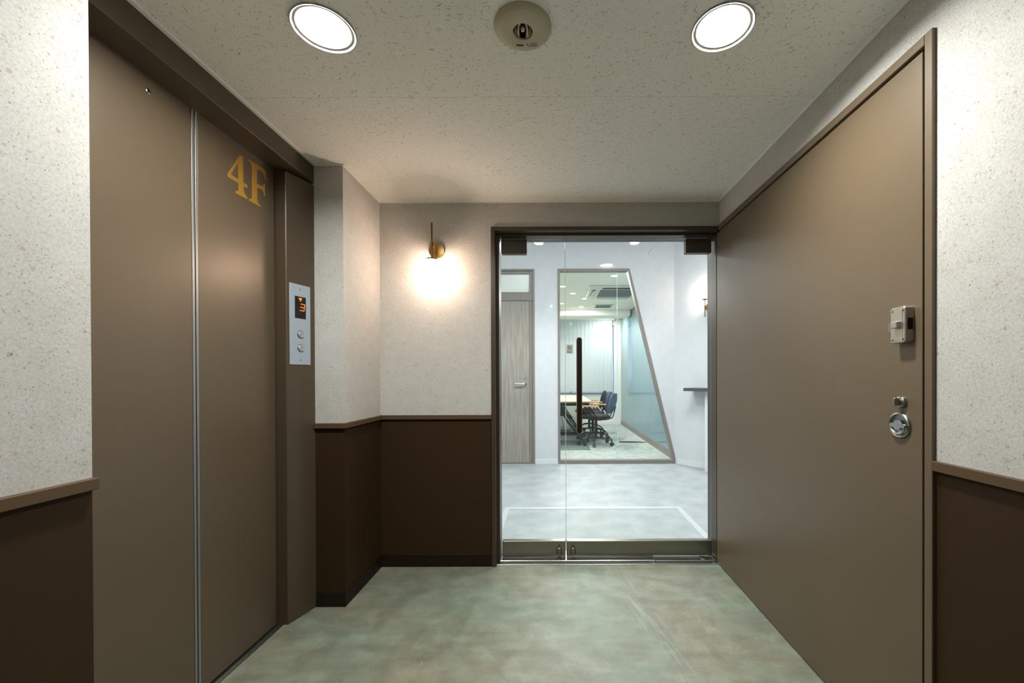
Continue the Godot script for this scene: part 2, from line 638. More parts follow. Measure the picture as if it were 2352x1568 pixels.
# ---------------------------------------------------------------- lights of fittings
func area_light(parent: Node3D, at: Vector3, side: float, c: Color, e: float) -> void:
	var l := AreaLight3D.new()
	l.name = "lamp_light"
	l.area_size = Vector2(side, side)
	l.area_normalize_energy = true
	l.light_color = c
	l.light_energy = e
	l.shadow_enabled = true
	l.area_range = 14.0
	l.position = at
	l.rotation_degrees.x = -90
	parent.add_child(l, true)


func omni(parent: Node3D, at: Vector3, size: float, c: Color, e: float) -> void:
	var l := OmniLight3D.new()
	l.name = "lamp_light"
	l.light_size = size
	l.light_color = c
	l.light_energy = e
	l.omni_range = 12.0
	l.omni_attenuation = 2.0
	l.shadow_enabled = true
	l.position = at
	parent.add_child(l, true)


const HALL_LIGHT := 2.4
const SCONCE_LIGHT := 0.15
const LOBBY_LIGHT := 1.1
const PANEL_LIGHT := 3.2
const ROOM_LIGHT := 1.9
const HALL_TINT := Color(1.0, 1.0, 0.975)
const WARM_TINT := Color(1.0, 0.87, 0.77)
const LOBBY_TINT := Color(0.972, 1.0, 0.99)
const ROOM_TINT := Color(0.99, 1.0, 0.985)


func _ready() -> void:
	# ------------------------------------------------ camera
	var cam := Camera3D.new()
	cam.name = "camera"
	cam.position = Vector3(0, EYE, 0)
	cam.rotation = Vector3(-0.0045, 0, -0.0035)
	var near := 0.05
	cam.set_frustum(1568.0 / 950.0 * near, Vector2(1176.0 - 1270.0, 872.0 - 784.0) / 950.0 * near, near, 60.0)
	add_child(cam)
	cam.current = true
	# ------------------------------------------------ sky and exposure
	var env := Environment.new()
	env.background_mode = Environment.BG_SKY
	var sky := Sky.new()
	var sm := ProceduralSkyMaterial.new()
	sm.sky_top_color = Color(0.55, 0.70, 0.92)
	sm.sky_horizon_color = Color(0.80, 0.88, 0.97)
	sm.ground_bottom_color = Color(0.45, 0.47, 0.48)
	sm.ground_horizon_color = Color(0.72, 0.78, 0.84)
	sm.energy_multiplier = 1.5
	sky.sky_material = sm
	env.sky = sky
	env.tonemap_mode = Environment.TONE_MAPPER_LINEAR
	env.tonemap_exposure = 1.0
	env.sdfgi_enabled = true
	env.ssao_enabled = true
	env.ssil_enabled = true
	var we := WorldEnvironment.new()
	we.name = "world_environment"
	we.environment = env
	add_child(we)

	materials()
	hall_shell()
	elevator()
	steel_door()
	glass_entrance()
	hall_fittings()
	lobby()
	meeting_room()


# ================================================================ the elevator hall
func hall_shell() -> void:
	var W: Material = M.wallpaper
	var B: Material = M.wainscot
	var fl := slab("floor", M.concrete, null, -1.5, 1.2, -0.08, 0.0, D0 - 0.1, 2.535)
	tag(fl, "trowelled sage green concrete floor of the elevator hall", "floor", "", "structure")
	# ceiling: two runs of board with one butt joint, holes for the three fittings
	var ce := thing("ceiling", "fissured rock-wool ceiling board over the elevator hall", "ceiling", Vector3.ZERO, "", "structure")
	var p := CSGBox3D.new()
	p.name = "ceiling_panel"
	p.size = Vector3(2.75, 0.012, 1.58 - D0 + 0.1)
	p.position = Vector3(-0.13, CEIL + 0.006, -(1.5795 + D0 - 0.1) / 2.0 + 0.0)
	p.material = M.ceiling_board
	for h in [[-0.697, 1.271, 0.0765], [0.523, 1.271, 0.0765], [-0.088, 1.266, 0.032]]:
		var c := CSGCylinder3D.new()
		c.name = "fitting_hole"
		c.operation = CSGShape3D.OPERATION_SUBTRACTION
		c.radius = h[2]
		c.height = 0.1
		c.sides = 48
		c.position = Vector3(h[0], CEIL, -h[1]) - p.position
		p.add_child(c, true)
	ce.add_child(p, true)
	slab("ceiling_panel", M.ceiling_board, ce, -1.5, 1.2, CEIL, CEIL + 0.012, 1.5810, 2.5301)
	slab("backing", M.black_gap, ce, -1.5, 1.2, CEIL + 0.07, CEIL + 0.12, D0 - 0.1, 2.56)
	# left wall, in front of the elevator
	var w := thing("wall_left", "pale terrazzo papered wall beside the elevator, brown below the rail", "wall", Vector3.ZERO, "", "structure")
	slab("wallpaper", W, w, -1.46, XL, 0.91, CEIL + 0.1, D0, DF)
	slab("wainscot", B, w, -1.46, XL, 0.0, 0.91, D0, DF)
	# pillar with the sconce's corner
	w = thing("wall_left", "terrazzo papered pillar between the elevator jamb and the back wall", "wall", Vector3.ZERO, "", "structure")
	slab("wallpaper", W, w, -1.46, XL, 0.91, CEIL + 0.1, DN, DB + 0.02)
	slab("wainscot", B, w, -1.46, XL, 0.0, 0.91, DN, DB + 0.02)
	# shaft side behind the elevator doors
	w = thing("wall_left", "dark elevator shaft wall behind the closed doors", "wall", Vector3.ZERO, "", "structure")
	slab("shaft_lining", M.black_gap, w, -1.60, -1.40, -0.05, CEIL + 0.1, DF - 0.1, DN + 0.2)
	# back wall
	w = thing("wall_back", "terrazzo papered back wall round the glass entrance, brown below the rail", "wall", Vector3.ZERO, "", "structure")
	slab("wallpaper", W, w, XL, -0.372, 0.91, CEIL + 0.1, DB, DB + 0.02)
	slab("wainscot", B, w, XL, -0.372, 0.0, 0.91, DB, DB + 0.02)
	slab("lintel_wallpaper", W, w, -0.372, 1.055, 2.062, CEIL + 0.1, DB, DB + 0.02)
	slab("core", M.lobby_wall, w, -2.3, -0.372, 0.0, LCEIL, DB + 0.02, 2.70)
	slab("core", M.lobby_wall, w, -0.372, 1.06, 2.062, LCEIL, DB + 0.02, 2.70)
	slab("core", M.lobby_wall, w, 1.06, 3.4, 0.0, LCEIL, DB + 0.05, 2.70)
	# right wall
	w = thing("wall_right", "terrazzo papered wall round the brown steel door", "wall", Vector3.ZERO, "", "structure")
	slab("wallpaper", W, w, XR, 1.07, 0.91, CEIL + 0.1, D0, 1.0955)
	slab("wainscot", B, w, XR, 1.07, 0.0, 0.91, D0, 1.0955)
	slab("wallpaper", W, w, XR, 1.07, 2.069, CEIL + 0.1, 1.0955, DB)
	slab("core", M.black_gap, w, 1.07, 1.2, -0.05, CEIL + 0.1, D0, 2.56)
	# wall behind the camera
	w = thing("wall_front", "terrazzo papered wall facing the glass entrance", "wall", Vector3.ZERO, "", "structure")
	slab("wallpaper", W, w, -1.5, 1.2, 0.91, CEIL + 0.1, D0 - 0.1, D0)
	slab("wainscot", B, w, -1.5, 1.2, 0.0, 0.91, D0 - 0.1, D0)
	# dado rails
	var rails := [
		["brown dado rail on the wall before the elevator", XL, XL + 0.017, D0, DF + 0.001],
		["short brown dado rail across the pillar beside the elevator jamb", -1.194, XL + 0.015, DN - 0.015, DN],
		["brown dado rail on the sconce corner's side wall", XL, XL + 0.015, DN, DB - 0.015],
		["brown dado rail on the back wall under the sconce", XL, -0.374, DB - 0.015, DB],
		["brown dado rail on the wall beyond the steel door's jamb", XR - 0.015, XR, D0, 1.0945],
		["brown dado rail on the wall facing the glass entrance", XL + 0.017, XR - 0.015, D0, D0 + 0.015]]
	for r in rails:
		var o := slab("trim_1", M.rail_brown, null, r[1], r[2], 0.899, 0.9245, r[3], r[4], 0.0012)
		tag(o, r[0], "rail", "", "structure")
	# skirting
	var sk := [
		["dark skirting at the foot of the wall before the elevator", "baseboard_left", XL, XL + 0.004, D0, DF],
		["dark skirting across the foot of the pillar beside the jamb", "baseboard_left", -1.194, XL + 0.004, DN - 0.004, DN],
		["dark skirting along the sconce corner's side wall", "baseboard_left", XL, XL + 0.004, DN, DB - 0.004],
		["dark skirting on the back wall beside the glass entrance", "baseboard_back", XL, -0.374, DB - 0.004, DB],
		["dark skirting beyond the steel door's jamb", "baseboard_right", XR - 0.004, XR, D0, 1.0945]]
	for r in sk:
		var o := slab(r[1], M.skirting, null, r[2], r[3], 0.0, 0.075, r[4], r[5], 0.001)
		tag(o, r[0], "skirting", "", "structure")
	# white ceiling edging
	var ed := [
		["white ceiling edging along the elevator lintel", -1.195, -1.179, DF, DN],
		["white ceiling edging across the pillar", -1.195, XL + 0.009, DN - 0.009, DN],
		["white ceiling edging along the sconce corner's side wall", XL, XL + 0.009, DN, DB],
		["white ceiling edging along the top of the back wall", XL + 0.009, XR - 0.009, DB - 0.009, DB],
		["white ceiling edging over the steel door", XR - 0.009, XR, D0, DB],
		["white ceiling edging over the wall before the elevator", XL, XL + 0.009, D0, DF]]
	for r in ed:
		var o := slab("trim_2", M.white_trim, null, r[1], r[2], CEIL - 0.006, CEIL + 0.004, r[3], r[4], 0.001)
		tag(o, r[0], "trim", "", "structure")


const FOUR := [1.7128, 2.0736, 1.729, 2.0745, 1.7313, 1.9677, 1.7531, 1.9683, 1.7531, 1.9533, 1.7313, 1.952, 1.7325, 1.9342, 1.7384, 1.9238, 1.7526, 1.916, 1.7526, 1.9072, 1.688, 1.9047, 1.6876, 1.9147, 1.6969, 1.9164, 1.7026, 1.9224, 1.7037, 1.952, 1.6468, 1.9517, 1.6457, 1.9628]
const FOUR_HOLE := [1.7015, 2.0341, 1.7026, 1.9678, 1.6628, 1.9687]
const EFF := [1.7587, 2.0798, 1.8514, 2.087, 1.8662, 2.0795, 1.8703, 2.042, 1.8635, 2.0397, 1.8554, 2.0592, 1.8408, 2.0677, 1.8109, 2.0664, 1.8101, 2.0005, 1.8394, 2.0023, 1.8487, 2.0103, 1.8541, 2.024, 1.8608, 2.0225, 1.8616, 1.9657, 1.8541, 1.9671, 1.8474, 1.9827, 1.8368, 1.9881, 1.8109, 1.9844, 1.8116, 1.9282, 1.8173, 1.9179, 1.8342, 1.913, 1.8329, 1.9079, 1.7623, 1.9061, 1.7611, 1.9144, 1.772, 1.9174, 1.7794, 1.9242, 1.7794, 2.0577, 1.7733, 2.0706, 1.7587, 2.0754]


func pairs(a: Array) -> PackedVector2Array:
	var p := PackedVector2Array()
	for i in range(0, a.size(), 2):
		p.append(Vector2(a[i], a[i + 1]))
	return p


func elevator() -> void:
	var E: Material = M.elevator_paint
	var seam := 1.4945
	var t := thing("door_1", "pair of brown elevator doors marked 4F in gold serif lettering", "elevator doors", Vector3.ZERO, "", "structure")
	# depth runs along -z: poly coordinates (depth, height) lie in the plane x = const, facing +x
	var face := turned(Vector3(-1.29, 0, 0), Vector3.FORWARD, Vector3.UP, Vector3.RIGHT)
	var lp := slab("door_panel", E, t, -1.33, -1.29, 0.007, 2.135, 1.03, seam - 0.0125, 0.002)
	var rp := slab("door_panel", E, t, -1.33, -1.29, 0.007, 2.135, seam + 0.0135, 1.921, 0.002)
	lp.set_meta("label", "plain door panel with a key hole near its top")
	rp.set_meta("label", "door panel with gold 4F lettering")
	slab("edge_strip", M.strip_alloy, lp, -1.331, -1.2885, 0.007, 2.135, seam - 0.0125, seam - 0.0025, 0.001)
	slab("edge_strip", M.strip_alloy, rp, -1.331, -1.2885, 0.007, 2.135, seam + 0.0025, seam + 0.0125, 0.001)
	slab("seam_gap", M.black_gap, t, -1.345, -1.332, 0.0, 2.135, seam - 0.05, seam + 0.05)
	var m := Mesher.new()
	face.origin.x = -1.2900
	m.extrude(face, pairs(FOUR), 0.0006, 0.0, pairs(FOUR_HOLE))
	obj("numeral_four", m, M.gold_paint, rp)
	m = Mesher.new()
	m.extrude(face, pairs(EFF), 0.0006)
	obj("letter_eff", m, M.gold_paint, rp)
	# key hole with a bright collar
	var kx := turned(Vector3(-1.29, EYE + 660.0 * 1.325 / 950.0, -1.325), Vector3.FORWARD, Vector3.RIGHT, Vector3.UP)
	m = Mesher.new()
	m.lathe(kx, [Vector2(0.0085, -0.001), Vector2(0.0085, 0.002), Vector2(0.0062, 0.003), Vector2(0.0058, 0.0008)], 24)
	var key := obj("key_hole", m, M.bright_steel, lp)
	key.set_meta("label", "small round emergency key hole")
	m = Mesher.new()
	m.lathe(kx, [Vector2(0.0062, 0.0008), Vector2(0.0, 0.0008)], 24)
	obj("key_hole_core", m, M.black_plastic, lp)
	# splayed jambs
	var up := turned(Vector3.ZERO, Vector3.RIGHT, Vector3.FORWARD, Vector3.UP)      # polygon (x, depth) rising along y
	m = Mesher.new()
	m.extrude(up, PackedVector2Array([Vector2(-1.195, 2.0775), Vector2(-1.2387, 1.929), Vector2(-1.242, 1.9262), Vector2(-1.40, 1.9262), Vector2(-1.40, 2.0775)]), 2.1165)
	obj("jamb", m, M.frame_paint, t)
	m = Mesher.new()
	m.extrude(up, PackedVector2Array([Vector2(-1.195, 0.942), Vector2(-1.2387, 1.06), Vector2(-1.242, 1.0628), Vector2(-1.40, 1.0628), Vector2(-1.40, 0.942)]), 2.1165)
	obj("jamb", m, M.frame_paint, t)
	# lintel box with a slightly raked soffit
	var along := turned(Vector3(0, 0, -DN + 0.0005), Vector3.RIGHT, Vector3.UP, Vector3.BACK)
	m = Mesher.new()
	m.extrude(along, PackedVector2Array([Vector2(-1.195, CEIL + 0.05), Vector2(-1.195, 2.1275), Vector2(-1.1965, 2.126), Vector2(-1.286, 2.1165), Vector2(-1.40, 2.1165), Vector2(-1.40, CEIL + 0.05)]), DN - DF - 0.001)
	obj("lintel", m, M.frame_paint, t)
	# sill with two running grooves
	m = Mesher.new()
	m.bd(-1.345, -1.2755, -0.03, 0.0025, 1.0625, 1.9262, 0.0008)
	m.bd(-1.2745, -1.2675, -0.03, 0.0032, 1.0625, 1.9262, 0.0008)
	m.bd(-1.2665, -1.2600, -0.03, 0.0018, 1.0625, 1.9262, 0.0008)
	obj("sill", m, M.steel, t)

	# call panel on the splayed jamb
	var a := Vector3(-1.2387, 0, -1.929)
	var b := Vector3(-1.195, 0, -2.0775)
	var along_jamb := (b - a).normalized()
	var out := along_jamb.cross(Vector3.UP).normalized()
	if out.x < 0:
		out = -out
	var mid := a.lerp(b, 0.448)
	mid.y = 1.2155
	var c := thing("call_panel", "silver elevator call panel with an orange 3 on its dark display", "call panel", mid)
	c.transform = Transform3D(Basis(along_jamb, Vector3.UP, along_jamb.cross(Vector3.UP)), mid)
	var W := 0.1155
	var Hh := 0.385
	m = Mesher.new()
	m.box(Vector3(-W / 2, 0, 0.0), Vector3(W / 2, Hh, 0.0028), 0.0008)
	obj("faceplate", m, M.faceplate, c)
	var fx := func(f: float) -> float: return (f - 0.5) * W
	var fy := func(d: float) -> float: return Hh - d
	m = Mesher.new()
	m.box(Vector3(fx.call(0.245), fy.call(0.163), 0.0022), Vector3(fx.call(0.775), fy.call(0.0575), 0.0034), 0.0004)
	var disp := obj("display", m, M.black_plastic, c)
	m = Mesher.new()
	var zf := turned(Vector3(0, 0, 0.0034), Vector3.RIGHT, Vector3.UP, Vector3.BACK)
	m.extrude(zf, PackedVector2Array([Vector2(fx.call(0.415), fy.call(0.0640)), Vector2(fx.call(0.60), fy.call(0.0640)), Vector2(fx.call(0.507), fy.call(0.0815))]), 0.0003)
	obj("display_arrow", m, M.digit_glow, disp)
	# seven-segment 3: five bars, leaning a little
	m = Mesher.new()
	var x0: float = fx.call(0.50)
	var x1: float = fx.call(0.715)
	var yt: float = fy.call(0.0905)
	var yb: float = fy.call(0.1255)
	var th := 0.0034
	var ym := (yt + yb) / 2
	for y in [yt - th / 2, ym, yb + th / 2]:
		var sh: float = (y - ym) * 0.16
		m.extrude(zf, PackedVector2Array([Vector2(x0 + sh, y - th / 2), Vector2(x1 + sh - 0.002, y - th / 2), Vector2(x1 + sh - 0.002, y + th / 2), Vector2(x0 + sh, y + th / 2)]), 0.0003)
	for yy in [[yb + th * 0.4, ym - 0.0006], [ym + 0.0006, yt - th * 0.4]]:
		var s0: float = (yy[0] - ym) * 0.16
		var s1: float = (yy[1] - ym) * 0.16
		m.extrude(zf, PackedVector2Array([Vector2(x1 + s0 - th, yy[0]), Vector2(x1 + s0, yy[0]), Vector2(x1 + s1, yy[1]), Vector2(x1 + s1 - th, yy[1])]), 0.0003)
	obj("display_digit", m, M.digit_glow, disp)
	for d in [0.2395, 0.3046]:
		var k := turned(Vector3(fx.call(0.514), fy.call(d), 0.0028), Vector3.RIGHT, Vector3.BACK, Vector3.DOWN)
		m = Mesher.new()
		m.lathe(k, [Vector2(0.0185, 0.0), Vector2(0.0185, 0.0008), Vector2(0.0165, 0.0008), Vector2(0.0165, -0.001)], 40)
		var ring := obj("button_collar", m, M.black_plastic, c)
		m = Mesher.new()
		m.lathe(k, [Vector2(0.0162, 0.0), Vector2(0.0162, 0.0038), Vector2(0.0150, 0.0052), Vector2(0.0118, 0.0060), Vector2(0.0112, 0.0054), Vector2(0.0, 0.0054)], 40)
		obj("button", m, M.button_metal, ring)
	for d in [0.0237, 0.3625]:
		var k := turned(Vector3(fx.call(0.5), fy.call(d), 0.0028), Vector3.RIGHT, Vector3.BACK, Vector3.DOWN)
		m = Mesher.new()
		m.lathe(k, [Vector2(0.0036, 0.0), Vector2(0.0034, 0.0008), Vector2(0.0018, 0.0011), Vector2(0.0016, 0.0001), Vector2(0.0, 0.0001)], 20)
		obj("screw", m, M.steel, c)


func steel_door() -> void:
	var P: Material = M.brown_paint
	var t := thing("door_2", "wide brown painted steel door with a surface lock and ring handle", "door", Vector3.ZERO, "", "structure")
	slab("leaf", P, t, 1.012, 1.052, 0.006, 2.0355, 1.133, 2.554, 0.0015)
	slab("jamb", P, t, 1.0045, 1.07, 0.0, 2.0695, 1.0955, 1.1195, 0.0015)
	slab("head", P, t, 1.0045, 1.07, 2.0415, 2.0695, 1.1195, DB - 0.001, 0.0015)
	slab("rebate", M.black_gap, t, 1.054, 1.069, 0.0, 2.0414, 1.1196, 2.554)
	# surface lock
	var at := Vector3(1.012, 1.2444, -1.1835)
	var lk := Node3D.new()
	lk.name = "surface_lock"
	lk.position = at
	lk.set_meta("label", "brushed silver surface lock with a slide knob")
	t.add_child(lk, true)
	# axes of the face: x along +depth, y up, z out of the door (-x)
	var out := turned(Vector3.ZERO, Vector3.FORWARD, Vector3.UP, Vector3.LEFT)
	var fr := func(x: float, y: float, z: float) -> Transform3D: return turned(Vector3(-z, y, -x), Vector3.FORWARD, Vector3.UP, Vector3.LEFT)
	var m := Mesher.new()
	m.extrude(fr.call(0, 0.051, 0), rounded(0.051, 0.102, 0.007), 0.026, 0.002)
	obj("case", m, M.satin_alloy, lk)
	m = Mesher.new()
	m.extrude(fr.call(0.001, 0.051, 0.026), rounded(0.035, 0.088, 0.003), 0.0008)
	obj("cover_plate", m, M.satin_alloy, lk)
	m = Mesher.new()
	m.extrude(fr.call(-0.001, 0.051, 0.0265), rounded(0.022, 0.020, 0.003), 0.013, 0.002)
	obj("slide_knob", m, M.satin_alloy, lk)
	m = Mesher.new()
	m.box(Vector3(-0.018, 0.034, -0.0445), Vector3(-0.006, 0.062, -0.0245), 0.001)
	obj("bolt", m, M.steel, lk)
	m = Mesher.new()
	m.box(Vector3(-0.019, 0.036, 0.0245), Vector3(-0.004, 0.069, 0.0262))
	obj("keep_slot", m, M.black_gap, lk)
	for sx in [-0.0175, 0.0175]:
		for sy in [0.010, 0.092]:
			m = Mesher.new()
			var k: Transform3D = turned(Vector3(-0.026, sy, -sx), Vector3.FORWARD, Vector3.LEFT, Vector3.DOWN)
			m.lathe(k, [Vector2(0.0042, 0.0), Vector2(0.0040, 0.0012), Vector2(0.0022, 0.0018), Vector2(0.0019, 0.0002), Vector2(0.0, 0.0002)], 20)
			obj("screw", m, M.bright_steel, lk)
	# thumb turn
	var tt := Node3D.new()
	tt.name = "thumb_turn"
	tt.position = Vector3(1.012, 1.075, -1.197)
	tt.set_meta("label", "round steel thumb turn above the ring handle")
	t.add_child(tt, true)
	var ax := turned(Vector3.ZERO, Vector3.FORWARD, Vector3.LEFT, Vector3.DOWN)
	m = Mesher.new()
	m.lathe(ax, [Vector2(0.0165, 0), Vector2(0.0165, 0.004), Vector2(0.0150, 0.008), Vector2(0.0110, 0.0105), Vector2(0.0085, 0.011), Vector2(0.0085, 0.014), Vector2(0, 0.014)], 36)
	obj("rose", m, M.steel, tt)
	m = Mesher.new()
	m.extrude(turned(Vector3(-0.012, 0, 0), Vector3.FORWARD, Vector3.UP, Vector3.LEFT), rounded(0.009, 0.023, 0.003), 0.015, 0.0015)
	obj("turn_knob", m, M.steel, tt)
	# ring handle: cup, swing ring, lozenge plate
	var rh := Node3D.new()
	rh.name = "ring_handle"
	rh.position = Vector3(1.012, 1.0065, -1.2045)
	rh.set_meta("label", "round recessed steel ring handle")
	t.add_child(rh, true)
	m = Mesher.new()
	m.lathe(ax, [Vector2(0.0375, 0), Vector2(0.0375, 0.003), Vector2(0.0360, 0.0060), Vector2(0.0335, 0.0072), Vector2(0.0310, 0.0062), Vector2(0.0295, 0.0020), Vector2(0.0200, 0.0008), Vector2(0.0, 0.0006)], 48, 0.8)
	obj("cup", m, M.steel, rh)
	m = Mesher.new()
	var arc := []
	for i in 25:
		var q := PI + 0.25 + (PI - 0.5) * i / 24.0
		arc.append(Vector3(-0.0085, 0.0245 * sin(q), -0.0245 * cos(q)))
	m.tube(arc, 0.0036, 10)
	obj("swing_ring", m, M.bright_steel, rh)
	m = Mesher.new()
	m.extrude(turned(Vector3(-0.006, 0, 0), Vector3.FORWARD, Vector3.UP, Vector3.LEFT), PackedVector2Array([Vector2(-0.0265, 0.002), Vector2(-0.0235, 0.005), Vector2(-0.012, 0.0065), Vector2(-0.006, 0.0145), Vector2(0.006, 0.0145), Vector2(0.012, 0.0065), Vector2(0.0235, 0.005), Vector2(0.0265, 0.002), Vector2(0.0265, -0.004), Vector2(0.0235, -0.006), Vector2(0.012, -0.007), Vector2(0.006, -0.0125), Vector2(-0.006, -0.0125), Vector2(-0.012, -0.007), Vector2(-0.0235, -0.006), Vector2(-0.0265, -0.004)]), 0.0055, 0.0008)
	obj("lozenge_plate", m, M.bright_steel, rh)


func glass_entrance() -> void:
	var J: Material = M.jamb_brown
	var t := thing("door_3", "frameless glass entrance of two unequal leaves in a dark brown frame", "glass doors", Vector3.ZERO, "", "structure")
	var m := Mesher.new()
	# frame: a face section and a stepped inner section
	m.bd(-0.374, -0.350, 0.0, 2.064, 2.507, 2.56, 0.0015)
	m.bd(-0.374, -0.331, 0.0, 2.040, 2.56, 2.615, 0.0012)
	m.bd(-0.374, -0.336, 0.0, 2.040, 2.6151, 2.705, 0.0012)
	obj("jamb", m, J, t)
	m = Mesher.new()
	m.bd(-0.350, 1.0105, 2.041, 2.064, 2.507, 2.56, 0.0015)
	m.bd(-0.331, 1.0105, 2.0265, 2.064, 2.5605, 2.618, 0.0012)
	m.bd(-0.331, 1.0105, 2.033, 2.064, 2.6181, 2.705, 0.0012)
	obj("head", m, J, t)
	m = Mesher.new()
	m.bd(1.0105, 1.06, 0.0, 2.064, 2.557, 2.705, 0.0012)
	obj("jamb", m, J, t)
	# sill: lower plate, upper cover plate that stops short, bare channel beyond it
	m = Mesher.new()
	m.bd(-0.350, 1.0105, -0.02, 0.0045, 2.531, 2.61, 0.0015)
	var sl := obj("sill", m, M.steel, t)
	m = Mesher.new()
	m.bd(-0.331, 0.630, 0.0050, 0.0170, 2.558, 2.70, 0.0025)
	var cv := obj("sill_cover", m, M.bright_steel, sl)
	m = Mesher.new()
	m.bd(0.632, 1.0105, 0.0050, 0.0110, 2.566, 2.70, 0.0025)
	obj("sill_channel", m, M.steel, sl)
	m = Mesher.new()
	m.bd(0.60, 1.0105, 0.0046, 0.0060, 2.533, 2.552, 0.0006)
	obj("sill_strip", m, M.bright_steel, sl)
	m = Mesher.new()
	m.lathe(turned(Vector3(0.944, 0.011, -2.605), Vector3.RIGHT, Vector3.UP, Vector3.BACK), [Vector2(0.028, 0), Vector2(0.026, 0.004), Vector2(0.018, 0.006), Vector2(0.0, 0.006)], 28)
	obj("pivot", m, M.steel, sl)
	# two leaves
	var leaves := [[-0.3235, 0.0775, "narrow glass leaf"], [0.0825, 1.0035, "wide glass leaf with the long dark handle"]]
	for q in leaves:
		m = Mesher.new()
		m.bd(q[0], q[1], 0.105, 2.024, 2.625, 2.635)
		var g := obj("glass_leaf", m, M.clear_glass, t)
		g.set_meta("label", q[2])
		m = Mesher.new()
		m.bd(q[0], q[1], 0.0215, 0.1165, 2.613, 2.650, 0.003)
		obj("bottom_rail", m, M.rail_steel, g)
		# polished edge on the meeting side
		m = Mesher.new()
		if q[0] < 0:
			m.bd(0.0776, 0.0790, 0.105, 2.024, 2.625, 2.635)
		else:
			m.bd(0.0810, 0.0824, 0.105, 2.024, 2.625, 2.635)
		obj("glass_edge", m, M.glass_edge, g)
		# corner patch at the top pivot
		m = Mesher.new()
		var px: float = -0.2422 if q[0] < 0 else 0.9215
		m.extrude(turned(Vector3(px, 1.978, -2.653), Vector3.RIGHT, Vector3.UP, Vector3.BACK), rounded(0.161, 0.090, 0.006, 3), 0.042, 0.002)
		obj("patch_fitting", m, M.dark_plate, g)
		# lock cylinder low on the rail
		var lx: float = 0.036 if q[0] < 0 else 0.124
		m = Mesher.new()
		m.lathe(turned(Vector3(lx, 0.047, -2.601), Vector3.RIGHT, Vector3.BACK, Vector3.DOWN), [Vector2(0.0125, -0.001), Vector2(0.0125, 0.003), Vector2(0.0105, 0.006), Vector2(0.0080, 0.0065), Vector2(0.0068, 0.003), Vector2(0.0, 0.003)], 28)
		m.extrude(turned(Vector3(lx, 0.050, -2.6135), Vector3.RIGHT, Vector3.UP, Vector3.BACK), rounded(0.034, 0.052, 0.0165, 7), 0.013, 0.004)
		m.tube([Vector3(lx, 0.07, -2.609), Vector3(lx, 0.094, -2.611)], 0.0045, 8)
		var cyl := obj("lock_cylinder", m, M.lock_metal, g)
		cyl.set_meta("label", "small round lock cylinder")
	# long pull on the wide leaf
	var wide: Node3D = null
	for c in t.get_children():
		if c.has_meta("label") and str(c.get_meta("label")).begins_with("wide"):
			wide = c
	var cap := func(w: float, h: float) -> PackedVector2Array: return rounded(w, h, w * 0.49, 9)
	m = Mesher.new()
	m.extrude(turned(Vector3(0.1640, 1.1005, -2.585), Vector3.RIGHT, Vector3.UP, Vector3.BACK), cap.call(0.035, 0.602), 0.018, 0.0025)
	m.bd(0.157, 0.171, 0.92, 0.94, 2.585, 2.624)
	m.bd(0.157, 0.171, 1.26, 1.28, 2.585, 2.624)
	obj("handle", m, M.satin_alloy, wide).set_meta("label", "long vertical pull with a dark brown face")
	m = Mesher.new()
	m.extrude(turned(Vector3(0.1640, 1.1005, -2.567), Vector3.RIGHT, Vector3.UP, Vector3.BACK), cap.call(0.0295, 0.594), 0.004, 0.0015)
	obj("handle_face", m, M.bronze, wide)
	# small plate on the glass: the character for pull, and PULL under it
	var pl := thing("pull_plate", "small grey PULL plate stuck on the glass beside the long handle", "sign", Vector3(0.1065, 1.302, -2.6245))
	m = Mesher.new()
	m.box(Vector3(-0.020, 0, 0.0), Vector3(0.020, 0.056, 0.0008))
	obj("plate", m, M.sticker, pl)
	m = Mesher.new()
	var st := func(x0: float, y0: float, x1: float, y1: float) -> void: m.box(Vector3(x0, y0, 0.0008), Vector3(x1, y1, 0.0012))
	st.call(-0.0105, 0.0452, -0.0005, 0.0475)      # bow: top bar
	st.call(-0.0030, 0.0390, -0.0005, 0.0452)
	st.call(-0.0105, 0.0385, -0.0005, 0.0405)
	st.call(-0.0105, 0.0330, -0.0085, 0.0385)
	st.call(-0.0105, 0.0325, -0.0005, 0.0348)
	st.call(-0.0030, 0.0255, -0.0005, 0.0325)
	st.call(-0.0070, 0.0245, -0.0015, 0.0268)
	st.call(0.0062, 0.0235, 0.0092, 0.0482)        # upright
	obj("character", m, M.ink, pl)
	var tm := TextMesh.new()
	tm.text = "PULL"
	var sf := SystemFont.new()
	sf.font_names = PackedStringArray(["Droid Sans"])
	sf.font_weight = 700
	tm.font = sf
	tm.font_size = 32
	tm.pixel_size = 0.009 / 23.0
	tm.depth = 0.0004
	var to := MeshInstance3D.new()
	to.name = "lettering"
	to.mesh = tm
	to.material_override = M.ink
	to.position = Vector3(0, 0.0095, 0.001)
	pl.add_child(to, true)


